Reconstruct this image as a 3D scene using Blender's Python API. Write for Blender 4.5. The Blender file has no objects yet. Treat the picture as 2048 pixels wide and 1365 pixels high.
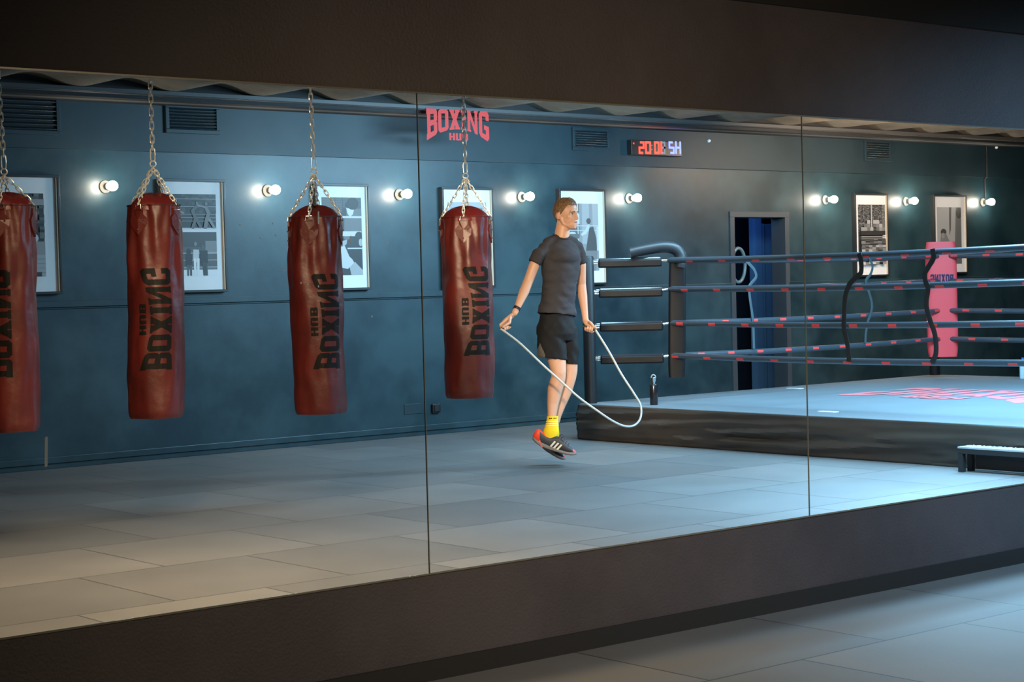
import bpy, bmesh, math, random
from mathutils import Vector, Matrix, noise
random.seed(7)
V = Vector
PI = math.pi
COL = bpy.context.scene.collection
SC = bpy.context.scene

# ------------------------------------------------------------------ camera
CAM_H = 1.45
FPX = 3630.0
YAW, PITCH, ROLL = 0.8770, 0.0310, -0.0251
FW = V((math.cos(YAW)*math.cos(PITCH), math.sin(YAW)*math.cos(PITCH), -math.sin(PITCH)))
_r = V((math.sin(YAW), -math.cos(YAW), 0)); _u = _r.cross(FW)
RT = _r*math.cos(ROLL) + _u*math.sin(ROLL)
UP = -_r*math.sin(ROLL) + _u*math.cos(ROLL)
EYE = V((0, 0, CAM_H))
cam_data = bpy.data.cameras.new('camera')
cam_data.sensor_width = 36; cam_data.lens = FPX/2048*36; cam_data.clip_end = 200
cam = bpy.data.objects.new('camera', cam_data); COL.objects.link(cam)
cam.matrix_world = Matrix(((RT.x, UP.x, -FW.x, EYE.x), (RT.y, UP.y, -FW.y, EYE.y), (RT.z, UP.z, -FW.z, EYE.z), (0, 0, 0, 1)))
SC.camera = cam

# ------------------------------------------------------------------ view, world, lights
SC.view_settings.view_transform = 'Standard'; SC.view_settings.look = 'None'
SC.view_settings.gamma = 1.0; SC.view_settings.exposure = 0.0
SC.view_settings.use_curve_mapping = False
world = bpy.data.worlds.new('world'); SC.world = world; world.use_nodes = True
bg = world.node_tree.nodes['Background']; bg.inputs[0].default_value = (0.35, 0.45, 0.6, 1); bg.inputs[1].default_value = 0.012

COOL = (0.27, 0.66, 1.0); FLOORC = (0.36, 0.70, 1.0); WARM = (1.0, 0.74, 0.45); NEUT = (1.0, 0.86, 0.68)
def area(loc, target, energy, color, sx, sy, spread=PI):
    l = bpy.data.lights.new('area', 'AREA'); l.shape = 'RECTANGLE'; l.size = sx; l.size_y = sy
    l.energy = energy; l.color = color; l.spread = spread
    o = bpy.data.objects.new('ceiling_light_source', l); COL.objects.link(o)
    o.location = loc; o.rotation_euler = (V(target)-V(loc)).to_track_quat('-Z', 'Y').to_euler()
    return o
def spot(loc, target, energy, color, deg, blend=.6, size=.08):
    l = bpy.data.lights.new('spot', 'SPOT'); l.energy = energy; l.color = color
    l.spot_size = math.radians(deg); l.spot_blend = blend; l.shadow_soft_size = size
    o = bpy.data.objects.new('spot_light_source', l); COL.objects.link(o)
    o.location = loc; o.rotation_euler = (V(target)-V(loc)).to_track_quat('-Z', 'Y').to_euler()
    return o
area((13.2, 8.8, 2.95), (13.2, 9.4, 0), 560, (.34, .70, 1.0), 3.2, 1.6)              # cool luminaires over the ring
area((9.8, 6.9, 2.95), (9.6, 7.3, 0), 300, FLOORC, 1.6, 1.2, 2.2)           # cool luminaire over the free floor
area((11.4, 11.2, 2.9), (11.4, 14.2, .9), 190, (.42, .74, 1.0), 3.0, .4)            # cool wash on the back wall
area((4.6, 7.6, 2.95), (5.0, 8.0, 0), 125, WARM, 1.8, 1.4, 2.4)           # warm luminaire over the left floor
area((16.6, 12.2, 2.9), (17.6, 14.2, 1.3), 110, (1.0, .74, .52), 3.6, .4) # dim warm wash far right
spot((5.6, 6.9, 2.9), (9.1, 10.5, 1.35), 1400, (1.0, .75, .48), 24, .7, .15)   # warm key on the athlete
spot((13.0, 9.0, 2.9), (9.1, 10.5, 1.2), 800, (0.62, 0.84, 1.0), 26, .7, .15)  # cool rim on the athlete
spot((3.4, 6.6, 2.9), (6.6, 10.0, 1.3), 420, (1.0, .72, .46), 44, .8, .2)      # warm light on the bags
spot((7.4, 6.4, 2.7), (11.3, 10.6, .2), 420, (1.0, .70, .42), 42, .8, .2)     # warm light on the ring skirt
area((8.6, 3.0, 2.95), (8.6, 4.3, 0), 95, FLOORC, 1.4, .5, 2.2)            # camera side of the wall
area((4.3, 1.4, 2.4), (5.4, 5.3, .2), 34, WARM, 1.6, .5, 1.7)

# ------------------------------------------------------------------ rays
def ray(px, py):
    return FW + RT*((px-1024)/FPX) - UP*((py-682.5)/FPX)
def onY(px, py, y): d = ray(px, py); return EYE + d*((y-EYE.y)/d.y)
def onX(px, py, x): d = ray(px, py); return EYE + d*((x-EYE.x)/d.x)
def onZ(px, py, z): d = ray(px, py); return EYE + d*((z-EYE.z)/d.z)

# ------------------------------------------------------------------ materials
MATS = {}
def mat(name, col, rough=.6, metal=0., spec=.5, bump=0., bscale=50., var=0., vscale=3., emit=None, estr=0., sss=0., coat=0., detail=4., stretch=(1, 1, 1), vcol=None):
    if name in MATS: return MATS[name]
    m = bpy.data.materials.new(name); m.use_nodes = True; nt = m.node_tree; b = nt.nodes['Principled BSDF']
    b.inputs['Base Color'].default_value = (*col, 1); b.inputs['Roughness'].default_value = rough
    b.inputs['Metallic'].default_value = metal; b.inputs['Specular IOR Level'].default_value = spec
    b.inputs['Coat Weight'].default_value = coat
    if sss:
        b.inputs['Subsurface Weight'].default_value = sss; b.inputs['Subsurface Radius'].default_value = (.02, .008, .004)
    tc = nt.nodes.new('ShaderNodeTexCoord')
    if bump:
        mp = nt.nodes.new('ShaderNodeMapping'); mp.inputs['Scale'].default_value = stretch
        n = nt.nodes.new('ShaderNodeTexNoise'); n.inputs['Scale'].default_value = bscale; n.inputs['Detail'].default_value = detail
        bp = nt.nodes.new('ShaderNodeBump'); bp.inputs['Strength'].default_value = bump; bp.inputs['Distance'].default_value = .02
        nt.links.new(tc.outputs['Object'], mp.inputs[0]); nt.links.new(mp.outputs[0], n.inputs[0])
        nt.links.new(n.outputs[0], bp.inputs['Height']); nt.links.new(bp.outputs[0], b.inputs['Normal'])
    if var:
        n2 = nt.nodes.new('ShaderNodeTexNoise'); n2.inputs['Scale'].default_value = vscale; n2.inputs['Detail'].default_value = 6
        r = nt.nodes.new('ShaderNodeValToRGB'); r.color_ramp.elements[0].position = .35; r.color_ramp.elements[1].position = .65
        lo = vcol or tuple(c*(1-var) for c in col); r.color_ramp.elements[0].color = (*lo, 1); r.color_ramp.elements[1].color = (*[min(1, c*(1+var*.6)) for c in col], 1)
        nt.links.new(tc.outputs['Object'], n2.inputs[0]); nt.links.new(n2.outputs[0], r.inputs[0]); nt.links.new(r.outputs[0], b.inputs['Base Color'])
    if emit:
        b.inputs['Emission Color'].default_value = (*emit, 1); b.inputs['Emission Strength'].default_value = estr
    MATS[name] = m
    return m

# ------------------------------------------------------------------ mesh builder
class MB:
    def __init__(s): s.v = []; s.f = []; s.m = []; s.mi = 0
    def add(s, vs, fs):
        o = len(s.v); s.v += [V(p) for p in vs]
        for f in fs: s.f.append([i+o for i in f]); s.m.append(s.mi)
    def quad(s, a, b, c, d): s.add([a, b, c, d], [(0, 1, 2, 3)])
    def box(s, c, size, R=None):
        x, y, z = [k/2 for k in size]; c = V(c)
        vs = [V((i*x, j*y, k*z)) for i in (-1, 1) for j in (-1, 1) for k in (-1, 1)]
        if R is not None: vs = [R @ p for p in vs]
        s.add([c+p for p in vs], [(0, 1, 3, 2), (4, 6, 7, 5), (0, 4, 5, 1), (2, 3, 7, 6), (0, 2, 6, 4), (1, 5, 7, 3)])
    def bbox(s, a, b): s.box([(a[i]+b[i])/2 for i in range(3)], [abs(a[i]-b[i]) for i in range(3)])
    def rings(s, rings, cap=True, closed=False):
        n = len(rings[0]); o = len(s.v); s.v += [V(p) for r in rings for p in r]
        k = len(rings)
        for i in range(k if closed else k-1):
            for j in range(n):
                a = o+i*n+j; b = o+i*n+(j+1) % n; c = o+((i+1) % k)*n+(j+1) % n; d = o+((i+1) % k)*n+j
                s.f.append([a, b, c, d]); s.m.append(s.mi)
        if cap and not closed:
            s.f.append([o+j for j in range(n)][::-1]); s.m.append(s.mi)
            s.f.append([o+(k-1)*n+j for j in range(n)]); s.m.append(s.mi)
    def tube(s, pts, r, n=10, closed=False, flat=None):
        pts = [V(p) for p in pts]; k = len(pts); rs = r if isinstance(r, (list, tuple)) else [r]*k
        def tan(i):
            a = pts[(i-1) % k] if (closed or i > 0) else pts[i]; b = pts[(i+1) % k] if (closed or i < k-1) else pts[i]
            return (b-a).normalized()
        t0 = tan(0); up = V((0, 0, 1)) if abs(t0.z) < .9 else V((1, 0, 0))
        if flat is not None: up = V(flat[0])
        nrm = (up - t0*up.dot(t0)).normalized(); R = []
        for i in range(k):
            t = tan(i); nrm = (nrm - t*nrm.dot(t)).normalized(); bi = t.cross(nrm)
            fa = flat[1] if flat is not None else 1.
            R.append([pts[i]+(nrm*math.cos(2*PI*j/n)*fa+bi*math.sin(2*PI*j/n))*rs[i] for j in range(n)])
        s.rings(R, cap=not closed, closed=closed)
    def cyl(s, a, b, r, r2=None, n=20): s.tube([a, b], [r, r if r2 is None else r2], n)
    def lathe(s, prof, c, n=32, axis=None):
        c = V(c); ax = V(axis or (0, 0, 1)).normalized(); q = V((0, 0, 1)).rotation_difference(ax)
        s.rings([[c+q @ V((r*math.cos(2*PI*j/n), r*math.sin(2*PI*j/n), z)) for j in range(n)] for r, z in prof])
    def ell(s, c, ax, n=24, k=14):
        c = V(c); a, b, d = [V(x) for x in ax]; R = []
        for i in range(1, k):
            t = PI*i/k
            R.append([c+d*(-math.cos(t))+(a*math.cos(2*PI*j/n)+b*math.sin(2*PI*j/n))*math.sin(t) for j in range(n)])
        o = len(s.v); s.rings(R, cap=False); e = len(s.v); s.v += [c-d, c+d]
        for j in range(n):
            s.f.append([e, o+(j+1) % n, o+j]); s.m.append(s.mi)
            s.f.append([e+1, o+(k-2)*n+j, o+(k-2)*n+(j+1) % n]); s.m.append(s.mi)
    def sph(s, c, r, n=20, k=12): s.ell(c, ((r, 0, 0), (0, r, 0), (0, 0, r)), n, k)
    def cap(s, a, b, ra, rb, n=20):   # tapered capsule
        a = V(a); b = V(b); d = (b-a).normalized(); up = V((0, 0, 1)) if abs(d.z) < .9 else V((1, 0, 0))
        e1 = (up-d*up.dot(d)).normalized(); e2 = d.cross(e1); R = []
        def rg(c, r): return [c+(e1*math.cos(2*PI*j/n)+e2*math.sin(2*PI*j/n))*r for j in range(n)]
        for t in (85, 60, 40, 20): q = math.radians(t); R.append(rg(a-d*ra*math.sin(q), ra*math.cos(q)))
        m = 6
        for i in range(m+1): R.append(rg(a.lerp(b, i/m), ra+(rb-ra)*i/m))
        for t in (20, 40, 60, 85): q = math.radians(t); R.append(rg(b+d*rb*math.sin(q), rb*math.cos(q)))
        s.rings(R)
    def build(s, name, mats, parent=None, smooth=False, bevel=0., sub=0, loc=None):
        me = bpy.data.meshes.new(name)
        o3 = V(loc) if loc is not None else V((0, 0, 0))
        me.from_pydata([tuple(p-o3) for p in s.v], [], s.f)
        if not isinstance(mats, (list, tuple)): mats = [mats]
        for m in mats: me.materials.append(m)
        me.polygons.foreach_set('material_index', s.m)
        bm = bmesh.new(); bm.from_mesh(me); bmesh.ops.recalc_face_normals(bm, faces=bm.faces); bm.to_mesh(me); bm.free()
        if smooth: me.polygons.foreach_set('use_smooth', [True]*len(me.polygons))
        o = bpy.data.objects.new(name, me); COL.objects.link(o)
        if loc is not None: o.location = loc
        if parent is not None: o.parent = parent; o.location = o3 - parent.matrix_world.translation if loc is None else o3-parent.location
        if parent is not None and loc is None: o.location = -wloc(parent)
        if bevel:
            b = o.modifiers.new('b', 'BEVEL'); b.width = bevel; b.segments = 2; b.limit_method = 'ANGLE'
        if sub:
            b = o.modifiers.new('s', 'SUBSURF'); b.levels = sub; b.render_levels = sub
        if smooth:
            try: me.set_sharp_from_angle(angle=math.radians(42))
            except Exception: pass
        return o
def wloc(o):
    p = V((0, 0, 0))
    while o is not None: p = p+o.location; o = o.parent
    return p
def empty(name, loc):
    o = bpy.data.objects.new(name, None); COL.objects.link(o); o.location = loc; o.empty_display_size = .1
    return o
def tag(o, label=None, cat=None, group=None, kind=None):
    if label: o['label'] = label
    if cat: o['category'] = cat
    if group: o['group'] = group
    if kind: o['kind'] = kind
    return o
def spline(P, m=8):
    P = [V(p) for p in P]; Q = [2*P[0]-P[1]]+P+[2*P[-1]-P[-2]]; out = []
    for i in range(1, len(Q)-2):
        for j in range(m):
            t = j/m; a, b, c, d = Q[i-1:i+3]
            out.append(.5*((2*b)+(c-a)*t+(2*a-5*b+4*c-d)*t*t+(3*b-a-3*c+d)*t**3))
    out.append(P[-1]); return out

# ------------------------------------------------------------------ block letters: (list of quads in a 0..1 box)
def letter(ch, w):
    t = .27*w/.62 if ch not in 'I' else .3*w; t = min(t, .22); h = .19; c = .09
    Q = []
    def q(*p): Q.append(p)
    def r(x0, y0, x1, y1): Q.append(((x0, y0), (x1, y0), (x1, y1), (x0, y1)))
    sf = .05
    if ch == 'B':
        r(.04, 0, .04+t, 1); r(-.0, 0, w-c, h); r(-.0, 1-h, w-c, 1); r(.04, .5-h/2, w-c, .5+h/2)
        q((w-t, h*.6), (w, c), (w, .5-c*.6), (w-t, .5)); q((w-t, .5), (w, .5+c*.6), (w, 1-c), (w-t, 1-h*.6))
        q((w-c-.01, 0), (w, c), (w-t, h), (w-t, 0)); q((w-t, 1-h), (w, 1-c), (w-c, 1), (w-t, 1)); q((w-t, .5-h/2), (w, .5-c*.6), (w-c*.7, .5), (w-t, .5)); q((w-t, .5), (w-c*.7, .5), (w, .5+c*.6), (w-t, .5+h/2))
    elif ch in 'OG':
        k = c*1.3
        r(0, k, t, 1-k); q((0, k), (k, 0), (t+.02, h), (t, h)); q((0, 1-k), (t, 1-h), (t+.02, 1-h), (k, 1))
        r(k, 0, w-k, h); r(k, 1-h, w-k, 1); q((0, k), (k, 0), (k+.06, h), (t, h+.04)); q((0, 1-k), (t, 1-h-.04), (k+.06, 1-h), (k, 1))
        q((w, k), (w-k, 0), (w-k-.06, h), (w-t, h+.04)); q((w, 1-k), (w-t, 1-h-.04), (w-k-.06, 1-h), (w-k, 1))
        if ch == 'O': r(w-t, k, w, 1-k)
        else: r(w-t, k, w, .5); r(w*.5, .5-h*.85, w, .5); r(w-t, .68, w, 1-k)
    elif ch == 'X':
        q((0, 0), (t*1.15, 0), (w, 1), (w-t*1.15, 1)); q((w-t*1.15, 0), (w, 0), (t*1.15, 1), (0, 1))
        for x in (0, w-t*1.5): r(x, 0, x+t*1.5, .1); r(x, .9, x+t*1.5, 1)
    elif ch == 'I':
        r(w/2-.11, 0, w/2+.11, 1); r(0, 0, w, .13); r(0, .87, w, 1)
    elif ch == 'N':
        r(.03, 0, .03+t*.85, 1); r(w-t*.85-.03, 0, w-.03, 1); q((.03, 1), (w-t*.85-.03, 0), (w-.03, 0), (.03+t*.85, 1))
        r(0, 0, t*1.2, .1); r(w-t*1.2, .9, w, 1); r(0, .9, t, 1)
    elif ch == 'H':
        r(0, 0, t, 1); r(w-t, 0, w, 1); r(0, .5-h/2, w, .5+h/2)
    elif ch == 'U':
        r(0, c, t, 1); r(w-t, c, w, 1); r(c, 0, w-c, h); q((0, c), (c, 0), (t, h), (0, h)); q((w, c), (w, h), (w-t, h), (w-c, 0))
    return Q
BOX_W = [('B', .70), ('O', .68), ('X', .70), ('I', .34), ('N', .74), ('G', .68)]
def word(spec, gap=.07):
    x = 0; out = []
    for ch, w in spec:
        out += [[(x+a, b) for a, b in q] for q in letter(ch, w)]; x += w+gap
    W = x-gap
    return [[(a/W, b) for a, b in q] for q in out], W
def logo_quads(flare=.55):
    """BOXING with arched foot plus HUB below; u in 0..1, v from -.62 to 1 (v units = letter height)"""
    Q, W = word(BOX_W); out = []
    for q in Q:
        n = []
        for a, b in q:
            e = (2*a-1)**2; n.append((a, 1-(1-b)*(1+flare*e)))
        out.append(n)
    H, W2 = word([('H', .62), ('U', .6), ('B', .62)], .1)
    ww = .30
    for q in H: out.append([(.5-ww/2+a*ww, -.20-.37+b*.37) for a, b in q])
    return out
def lay(mb, quads, fn, sub=4):
    kq = 0
    for q in quads:
        kq += 1; P = [V((a, b, 0)) for a, b in q]; g = []
        for i in range(sub+1):
            row = []
            for j in range(sub+1):
                s, t = i/sub, j/sub; p = P[0]*(1-s)*(1-t)+P[1]*s*(1-t)+P[2]*s*t+P[3]*(1-s)*t; row.append(fn(p.x, p.y, kq*.00012))
            g.append(row)
        vs = [p for r in g for p in r]; n = sub+1
        mb.add(vs, [(i*n+j, (i+1)*n+j, (i+1)*n+j+1, i*n+j+1) for i in range(sub) for j in range(sub)])

# ------------------------------------------------------------------ base materials
def plaster(name, c1, c2, rough, bump):
    m = bpy.data.materials.new(name); m.use_nodes = True; nt = m.node_tree; b = nt.nodes['Principled BSDF']; L = nt.links.new
    tc = nt.nodes.new('ShaderNodeTexCoord')
    n1 = nt.nodes.new('ShaderNodeTexNoise'); n1.inputs['Scale'].default_value = 1.3; n1.inputs['Detail'].default_value = 8; n1.inputs['Roughness'].default_value = .6
    rp = nt.nodes.new('ShaderNodeValToRGB'); rp.color_ramp.elements[0].position = .38; rp.color_ramp.elements[1].position = .62
    rp.color_ramp.elements[0].color = (*c1, 1); rp.color_ramp.elements[1].color = (*c2, 1)
    n2 = nt.nodes.new('ShaderNodeTexNoise'); n2.inputs['Scale'].default_value = 90; n2.inputs['Detail'].default_value = 5
    bp = nt.nodes.new('ShaderNodeBump'); bp.inputs['Strength'].default_value = bump; bp.inputs['Distance'].default_value = .01
    mr = nt.nodes.new('ShaderNodeMapRange'); mr.inputs['To Min'].default_value = rough-.08; mr.inputs['To Max'].default_value = rough+.12
    L(tc.outputs['Object'], n1.inputs[0]); L(n1.outputs[0], rp.inputs[0]); L(rp.outputs[0], b.inputs['Base Color'])
    L(tc.outputs['Object'], n2.inputs[0]); L(n2.outputs[0], bp.inputs['Height']); L(bp.outputs[0], b.inputs['Normal'])
    L(n1.outputs[0], mr.inputs['Value']); L(mr.outputs[0], b.inputs['Roughness'])
    b.inputs['Specular IOR Level'].default_value = .5
    return m
M_WALL = plaster('wall_paint', (.008, .026, .035), (.026, .058, .071), .40, .05)
M_WALLTOP = plaster('wall_paint_smooth', (.009, .025, .034), (.016, .038, .049), .5, .05)
M_FRONT = plaster('front_wall_paint', (.050, .044, .052), (.070, .062, .072), .6, .25)
M_BLACK = mat('matt_black', (.012, .012, .013), .7)
M_SATIN = mat('satin_black', (.014, .015, .017), .35)
M_VINYL = mat('black_vinyl', (.005, .005, .006), .45, spec=.28, bump=.06, bscale=14)
M_CHROME = mat('chrome', (.75, .75, .74), .2, 1.)
M_CHAIN = mat('zinc_chain', (.80, .80, .76), .28, .45, .8)
M_CONC = mat('ceiling_sheet', (.15, .128, .095), .8, bump=.2, bscale=30, var=.3)
M_STEEL = mat('galvanised_steel', (.42, .44, .46), .45, .6)
M_CANVAS = mat('ring_canvas', (.155, .19, .215), .6, bump=.1, bscale=80, var=.06, vscale=1.5)
M_PINK = mat('pink_print', (.85, .22, .25), .6)
M_REDP = mat('red_print', (.75, .06, .05), .5)

# ------------------------------------------------------------------ floor: rubber mats
def floor_mat():
    m = bpy.data.materials.new('rubber_mats'); m.use_nodes = True; nt = m.node_tree; b = nt.nodes['Principled BSDF']; L = nt.links.new
    tc = nt.nodes.new('ShaderNodeTexCoord'); mp = nt.nodes.new('ShaderNodeMapping'); mp.inputs['Rotation'].default_value = (0, 0, 0); mp.inputs['Location'].default_value = (.3, .42, 0)
    br = nt.nodes.new('ShaderNodeTexBrick'); br.inputs['Scale'].default_value = 1.0
    br.inputs['Brick Width'].default_value = 1.0; br.inputs['Row Height'].default_value = 1.0; br.inputs['Mortar Size'].default_value = .006; br.inputs['Mortar Smooth'].default_value = .3
    br.offset = .5; br.inputs['Bias'].default_value = 0
    br.inputs['Color1'].default_value = (.125, .125, .125, 1); br.inputs['Color2'].default_value = (.18, .175, .17, 1); br.inputs["Mortar"].default_value = (.05, .05, .05, 1)
    n = nt.nodes.new('ShaderNodeTexNoise'); n.inputs['Scale'].default_value = 1.1; n.inputs['Detail'].default_value = 6
    mx = nt.nodes.new('ShaderNodeMixRGB'); mx.blend_type = 'MULTIPLY'; mx.inputs[0].default_value = .5
    rp = nt.nodes.new('ShaderNodeValToRGB'); rp.color_ramp.elements[0].position = .3; rp.color_ramp.elements[0].color = (.7, .7, .7, 1); rp.color_ramp.elements[1].position = .7; rp.color_ramp.elements[1].color = (1.2, 1.2, 1.2, 1)
    n2 = nt.nodes.new('ShaderNodeTexNoise'); n2.inputs['Scale'].default_value = 220
    bp = nt.nodes.new('ShaderNodeBump'); bp.inputs['Strength'].default_value = .15; bp.inputs['Distance'].default_value = .004
    L(tc.outputs['Object'], mp.inputs[0]); L(mp.outputs[0], br.inputs[0]); L(tc.outputs['Object'], n.inputs[0]); L(n.outputs[0], rp.inputs[0])
    L(br.outputs['Color'], mx.inputs[1]); L(rp.outputs[0], mx.inputs[2]); L(mx.outputs[0], b.inputs['Base Color'])
    L(tc.outputs['Object'], n2.inputs[0]); L(n2.outputs[0], bp.inputs['Height']); L(bp.outputs[0], b.inputs['Normal'])
    b.inputs['Roughness'].default_value = .55
    return m
def struct(o): o['kind'] = 'structure'; return o
mb = MB(); mb.bbox((-3, -3, -.1), (27, 14.4, 0)); struct(mb.build('floor', floor_mat()))

# ------------------------------------------------------------------ back wall
YW = 14.20
SEAM_Z = 2.69; TOPZ = 3.35
DL = onY(1468, 700, YW).x; DR = onY(1577, 700, YW).x; DT = onY(1520, 430, YW).z
mb = MB()
for (x0, x1, z0, z1) in ((-3, DL, -.05, SEAM_Z), (DR, 27, -.05, SEAM_Z), (DL, DR, DT, SEAM_Z)): mb.bbox((x0, YW, z0), (x1, YW+.2, z1))
mb.mi = 1; mb.bbox((-3, YW-.03, SEAM_Z), (27, YW+.2, TOPZ))
struct(mb.build('wall_back', [M_WALL, M_WALLTOP]))
# chair rail and baseboard
CR = 1.385
mb = MB()
for x0, x1 in ((-3, DL-.02), (DR+.02, 27)):
    mb.bbox((x0, YW-.028, CR-.03), (x1, YW, CR+.022)); mb.bbox((x0, YW-.012, CR-.045), (x1, YW, CR-.03))
tag(mb.build('trim_1', M_WALL, bevel=.004), kind='structure')
mb = MB()
for x0, x1 in ((-3, DL-.02), (DR+.02, 27)):
    mb.bbox((x0, YW-.035, .045), (x1, YW, .10)); mb.bbox((x0, YW-.02, 0), (x1, YW, .045))
struct(mb.build('baseboard_back', M_WALL, bevel=.004))

# doorway with a passage behind it
M_PASS = mat('passage_paint', (.02, .03, .045), .6)
mb = MB()
mb.bbox((DL-.3, YW+1.6, -.05), (DR+2.6, YW+1.7, 2.4)); mb.bbox((DL-.35, YW+.2, -.05), (DL-.25, YW+1.7, 2.4)); mb.bbox((DR+2.5, YW+.2, -.05), (DR+2.6, YW+1.7, 2.4)); mb.bbox((DL-.35, YW+.2, 2.4), (DR+2.6, YW+1.7, 2.5)); mb.bbox((DL-.35, YW+.2, -.1), (DR+2.6, YW+1.7, 0))
struct(mb.build('wall_passage', M_PASS))
door = MB()
for x in (DL, DR): door.bbox((x-.035, YW-.02, 0), (x+.035, YW+.2, DT-.03))
door.bbox((DL-.035, YW-.02, DT-.03), (DR+.035, YW+.2, DT+.035))
dob = struct(door.build('door_1', mat('door_casing', (.05, .06, .07), .4), bevel=.004))
mb = MB()
xm = onY(1508, 600, YW+.9).x; xn = onY(1521, 600, YW+.9).x; xo = onY(1525, 600, YW+.9).x; xp = onY(1572, 600, YW+.9).x
mb.bbox((xm, YW+.86, 0), (xn, YW+.96, 2.2)); mb.bbox((xo, YW+.88, 0), (xo+.03, YW+.96, 2.12)); mb.bbox((xo+.03, YW+.92, 0), (xp+.3, YW+.94, 2.12)); mb.bbox((xm, YW+.88, 2.2), (xp+.3, YW+.96, 2.26))
mb.build('inner_frame', mat('inner_frame', (.10, .2, .32), .4), dob)
area((xm-.5, YW+.45, 2.3), (xm, YW+.9, 0.9), 5, (.15, .35, 1.0), .4, .3)
# round loop standing in the doorway
hp = [onY(1463+27*(.5+.5*math.cos(a)), 531-34*math.sin(a), YW+.05) for a in [2*PI*i/40 for i in range(40)]]
mb = MB(); mb.tube(hp, .02, 10, closed=True)
ho = mb.build('hoop', mat('hoop_rim', (.10, .16, .19), .3), smooth=True)
tag(ho, 'pale blue round hoop hanging at the left edge of the dark doorway', 'hoop')
# ------------------------------------------------------------------ front wall with the mirror band
YM = 5.32
MZ0 = .394; MZ1 = 2.159
def prism(mb, x0, x1, sec):   # sec: list of (y,z)
    mb.rings([[V((x, y, z)) for y, z in sec] for x in (x0, x1)])
mb = MB()
zb = lambda px, py: onY(px, py, YM).z
xL, xR = -2.5, 13.
prism(mb, xL, xR, [(YM, .0), (YM, MZ0), (YM+.10, MZ0-.09), (YM+.10, .0)])
prism(mb, xL, xR, [(YM, MZ1), (YM, 3.6), (YM+.10, 3.6), (YM+.10, MZ1+.09)])
struct(mb.build('wall_front', M_FRONT))
mb = MB(); mb.bbox((xL, YM-.012, 0), (xR, YM, .075)); struct(mb.build('baseboard_front', M_BLACK))
def clear_mat():
    m = bpy.data.materials.new('mirror_glass'); m.use_nodes = True; nt = m.node_tree; nt.nodes.clear()
    o = nt.nodes.new('ShaderNodeOutputMaterial'); t = nt.nodes.new('ShaderNodeBsdfTransparent'); t.inputs[0].default_value = (.955, .965, .96, 1)
    nt.links.new(t.outputs[0], o.inputs[0]); return m
M_GLASS = clear_mat()
M_EDGE = mat('polished_glass_edge', (.16, .17, .15), .25, 0., .8)
M_SMUDGE = mat('smudge', (.42, .55, .72), .9)
s1 = onY(845, 660, YM).x; s2 = onY(1610, 640, YM).x
px_ = [-2.0, s1, s2, s2+(s2-s1), 12.2]
px_ = [s1-(s2-s1)*1.0, s1, s2, s2+(s2-s1)]
px_[0] = s1-2.3; px_[3] = s2+2.3
LB = ['leftmost wide mirror panel with dried splash marks, reflecting three of the punch bags', 'middle mirror panel between two thin upright joints, reflecting the athlete', 'rightmost mirror panel reflecting the red corner pad and the step']
for i in range(3):
    x0, x1 = px_[i], px_[i+1]
    root = empty('mirror_panel', (x0, YM-.004, MZ0)); tag(root, LB[i], 'mirror', 'mirror panels along the wall')
    m1 = MB(); m1.bbox((x0+.002, YM-.005, MZ0+.001), (x1-.002, YM-.0048, MZ1-.001)); m1.build('glass', M_GLASS, root)
    m1 = MB()
    m1.bbox((x0, YM-.006, MZ0-.003), (x1, YM-.0005, MZ0+.003)); m1.bbox((x0, YM-.006, MZ1-.003), (x1, YM-.0005, MZ1+.003))
    for x in (x0+.0008, x1-.0008): m1.bbox((x-.0008, YM-.006, MZ0), (x+.0008, YM-.0005, MZ1))
    m1.build('edge', M_EDGE, root)
    if i == 0:
        for (a, b, c, d, r) in ((93, 878, 92, 930, 4.2), (637, 425, 637, 446, 2.2), (702, 473, 701, 487, 1.6), (545, 447, 545, 447, 2), (480, 450, 480, 450, 2), (551, 471, 551, 471, 2.4), (520, 476, 520, 476, 2), (570, 541, 570, 541, 2), (602, 566, 602, 566, 2), (616, 569, 616, 569, 2), (637, 573, 637, 573, 2), (775, 483, 775, 486, 2.2), (744, 633, 744, 633, 2)):
            m1 = MB(); A = onY(a, b, YM-.006); B = onY(c, d+.5, YM-.006); k = (A-EYE).length/FPX*r
            n = 12; vs = []
            for j in range(n):
                q = 2*PI*j/n; P = A if math.sin(q) > 0 else B
                vs.append(P+V((math.cos(q)*k*.8, 0, math.sin(q)*k)))
            m1.add(vs, [tuple(range(n))]); m1.build('splash_mark', M_SMUDGE, root)

# ------------------------------------------------------------------ ceiling (wavy sheets) and rails
mb = MB()
_zp = onY(559, 172, 13.6).z; _zc = onY(480, 187, 13.6).z; CZM = (_zp+_zc)/2; CZA = (_zp-_zc)/2
per = .865; NX = 12
xs = [-3+i*per/NX for i in range(int(30/per*NX)+1)]
def cz(x):
    t = (x-(7.28))/per; return CZM+CZA*math.cos(2*PI*t)
ys = (5.42, 8, 10.5, 13.2, 14.2)
rows = [[V((x, y, cz(x))) for x in xs] for y in ys]; n = len(xs)
mb.add([p for r in rows for p in r]+[p+V((0, 0, .012)) for r in rows for p in r], [(i*n+j, i*n+j+1, (i+1)*n+j+1, (i+1)*n+j) for i in range(len(ys)-1) for j in range(n-1)]+[(len(ys)*n+i*n+j, len(ys)*n+i*n+j+1, len(ys)*n+(i+1)*n+j+1, len(ys)*n+(i+1)*n+j) for i in range(len(ys)-1) for j in range(n-1)])
struct(mb.build('ceiling', M_CONC, smooth=True))
mb = MB(); mb.bbox((-3, -3, 3.5), (27, YM, 3.6)); struct(mb.build('ceiling_front', M_BLACK))
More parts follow.
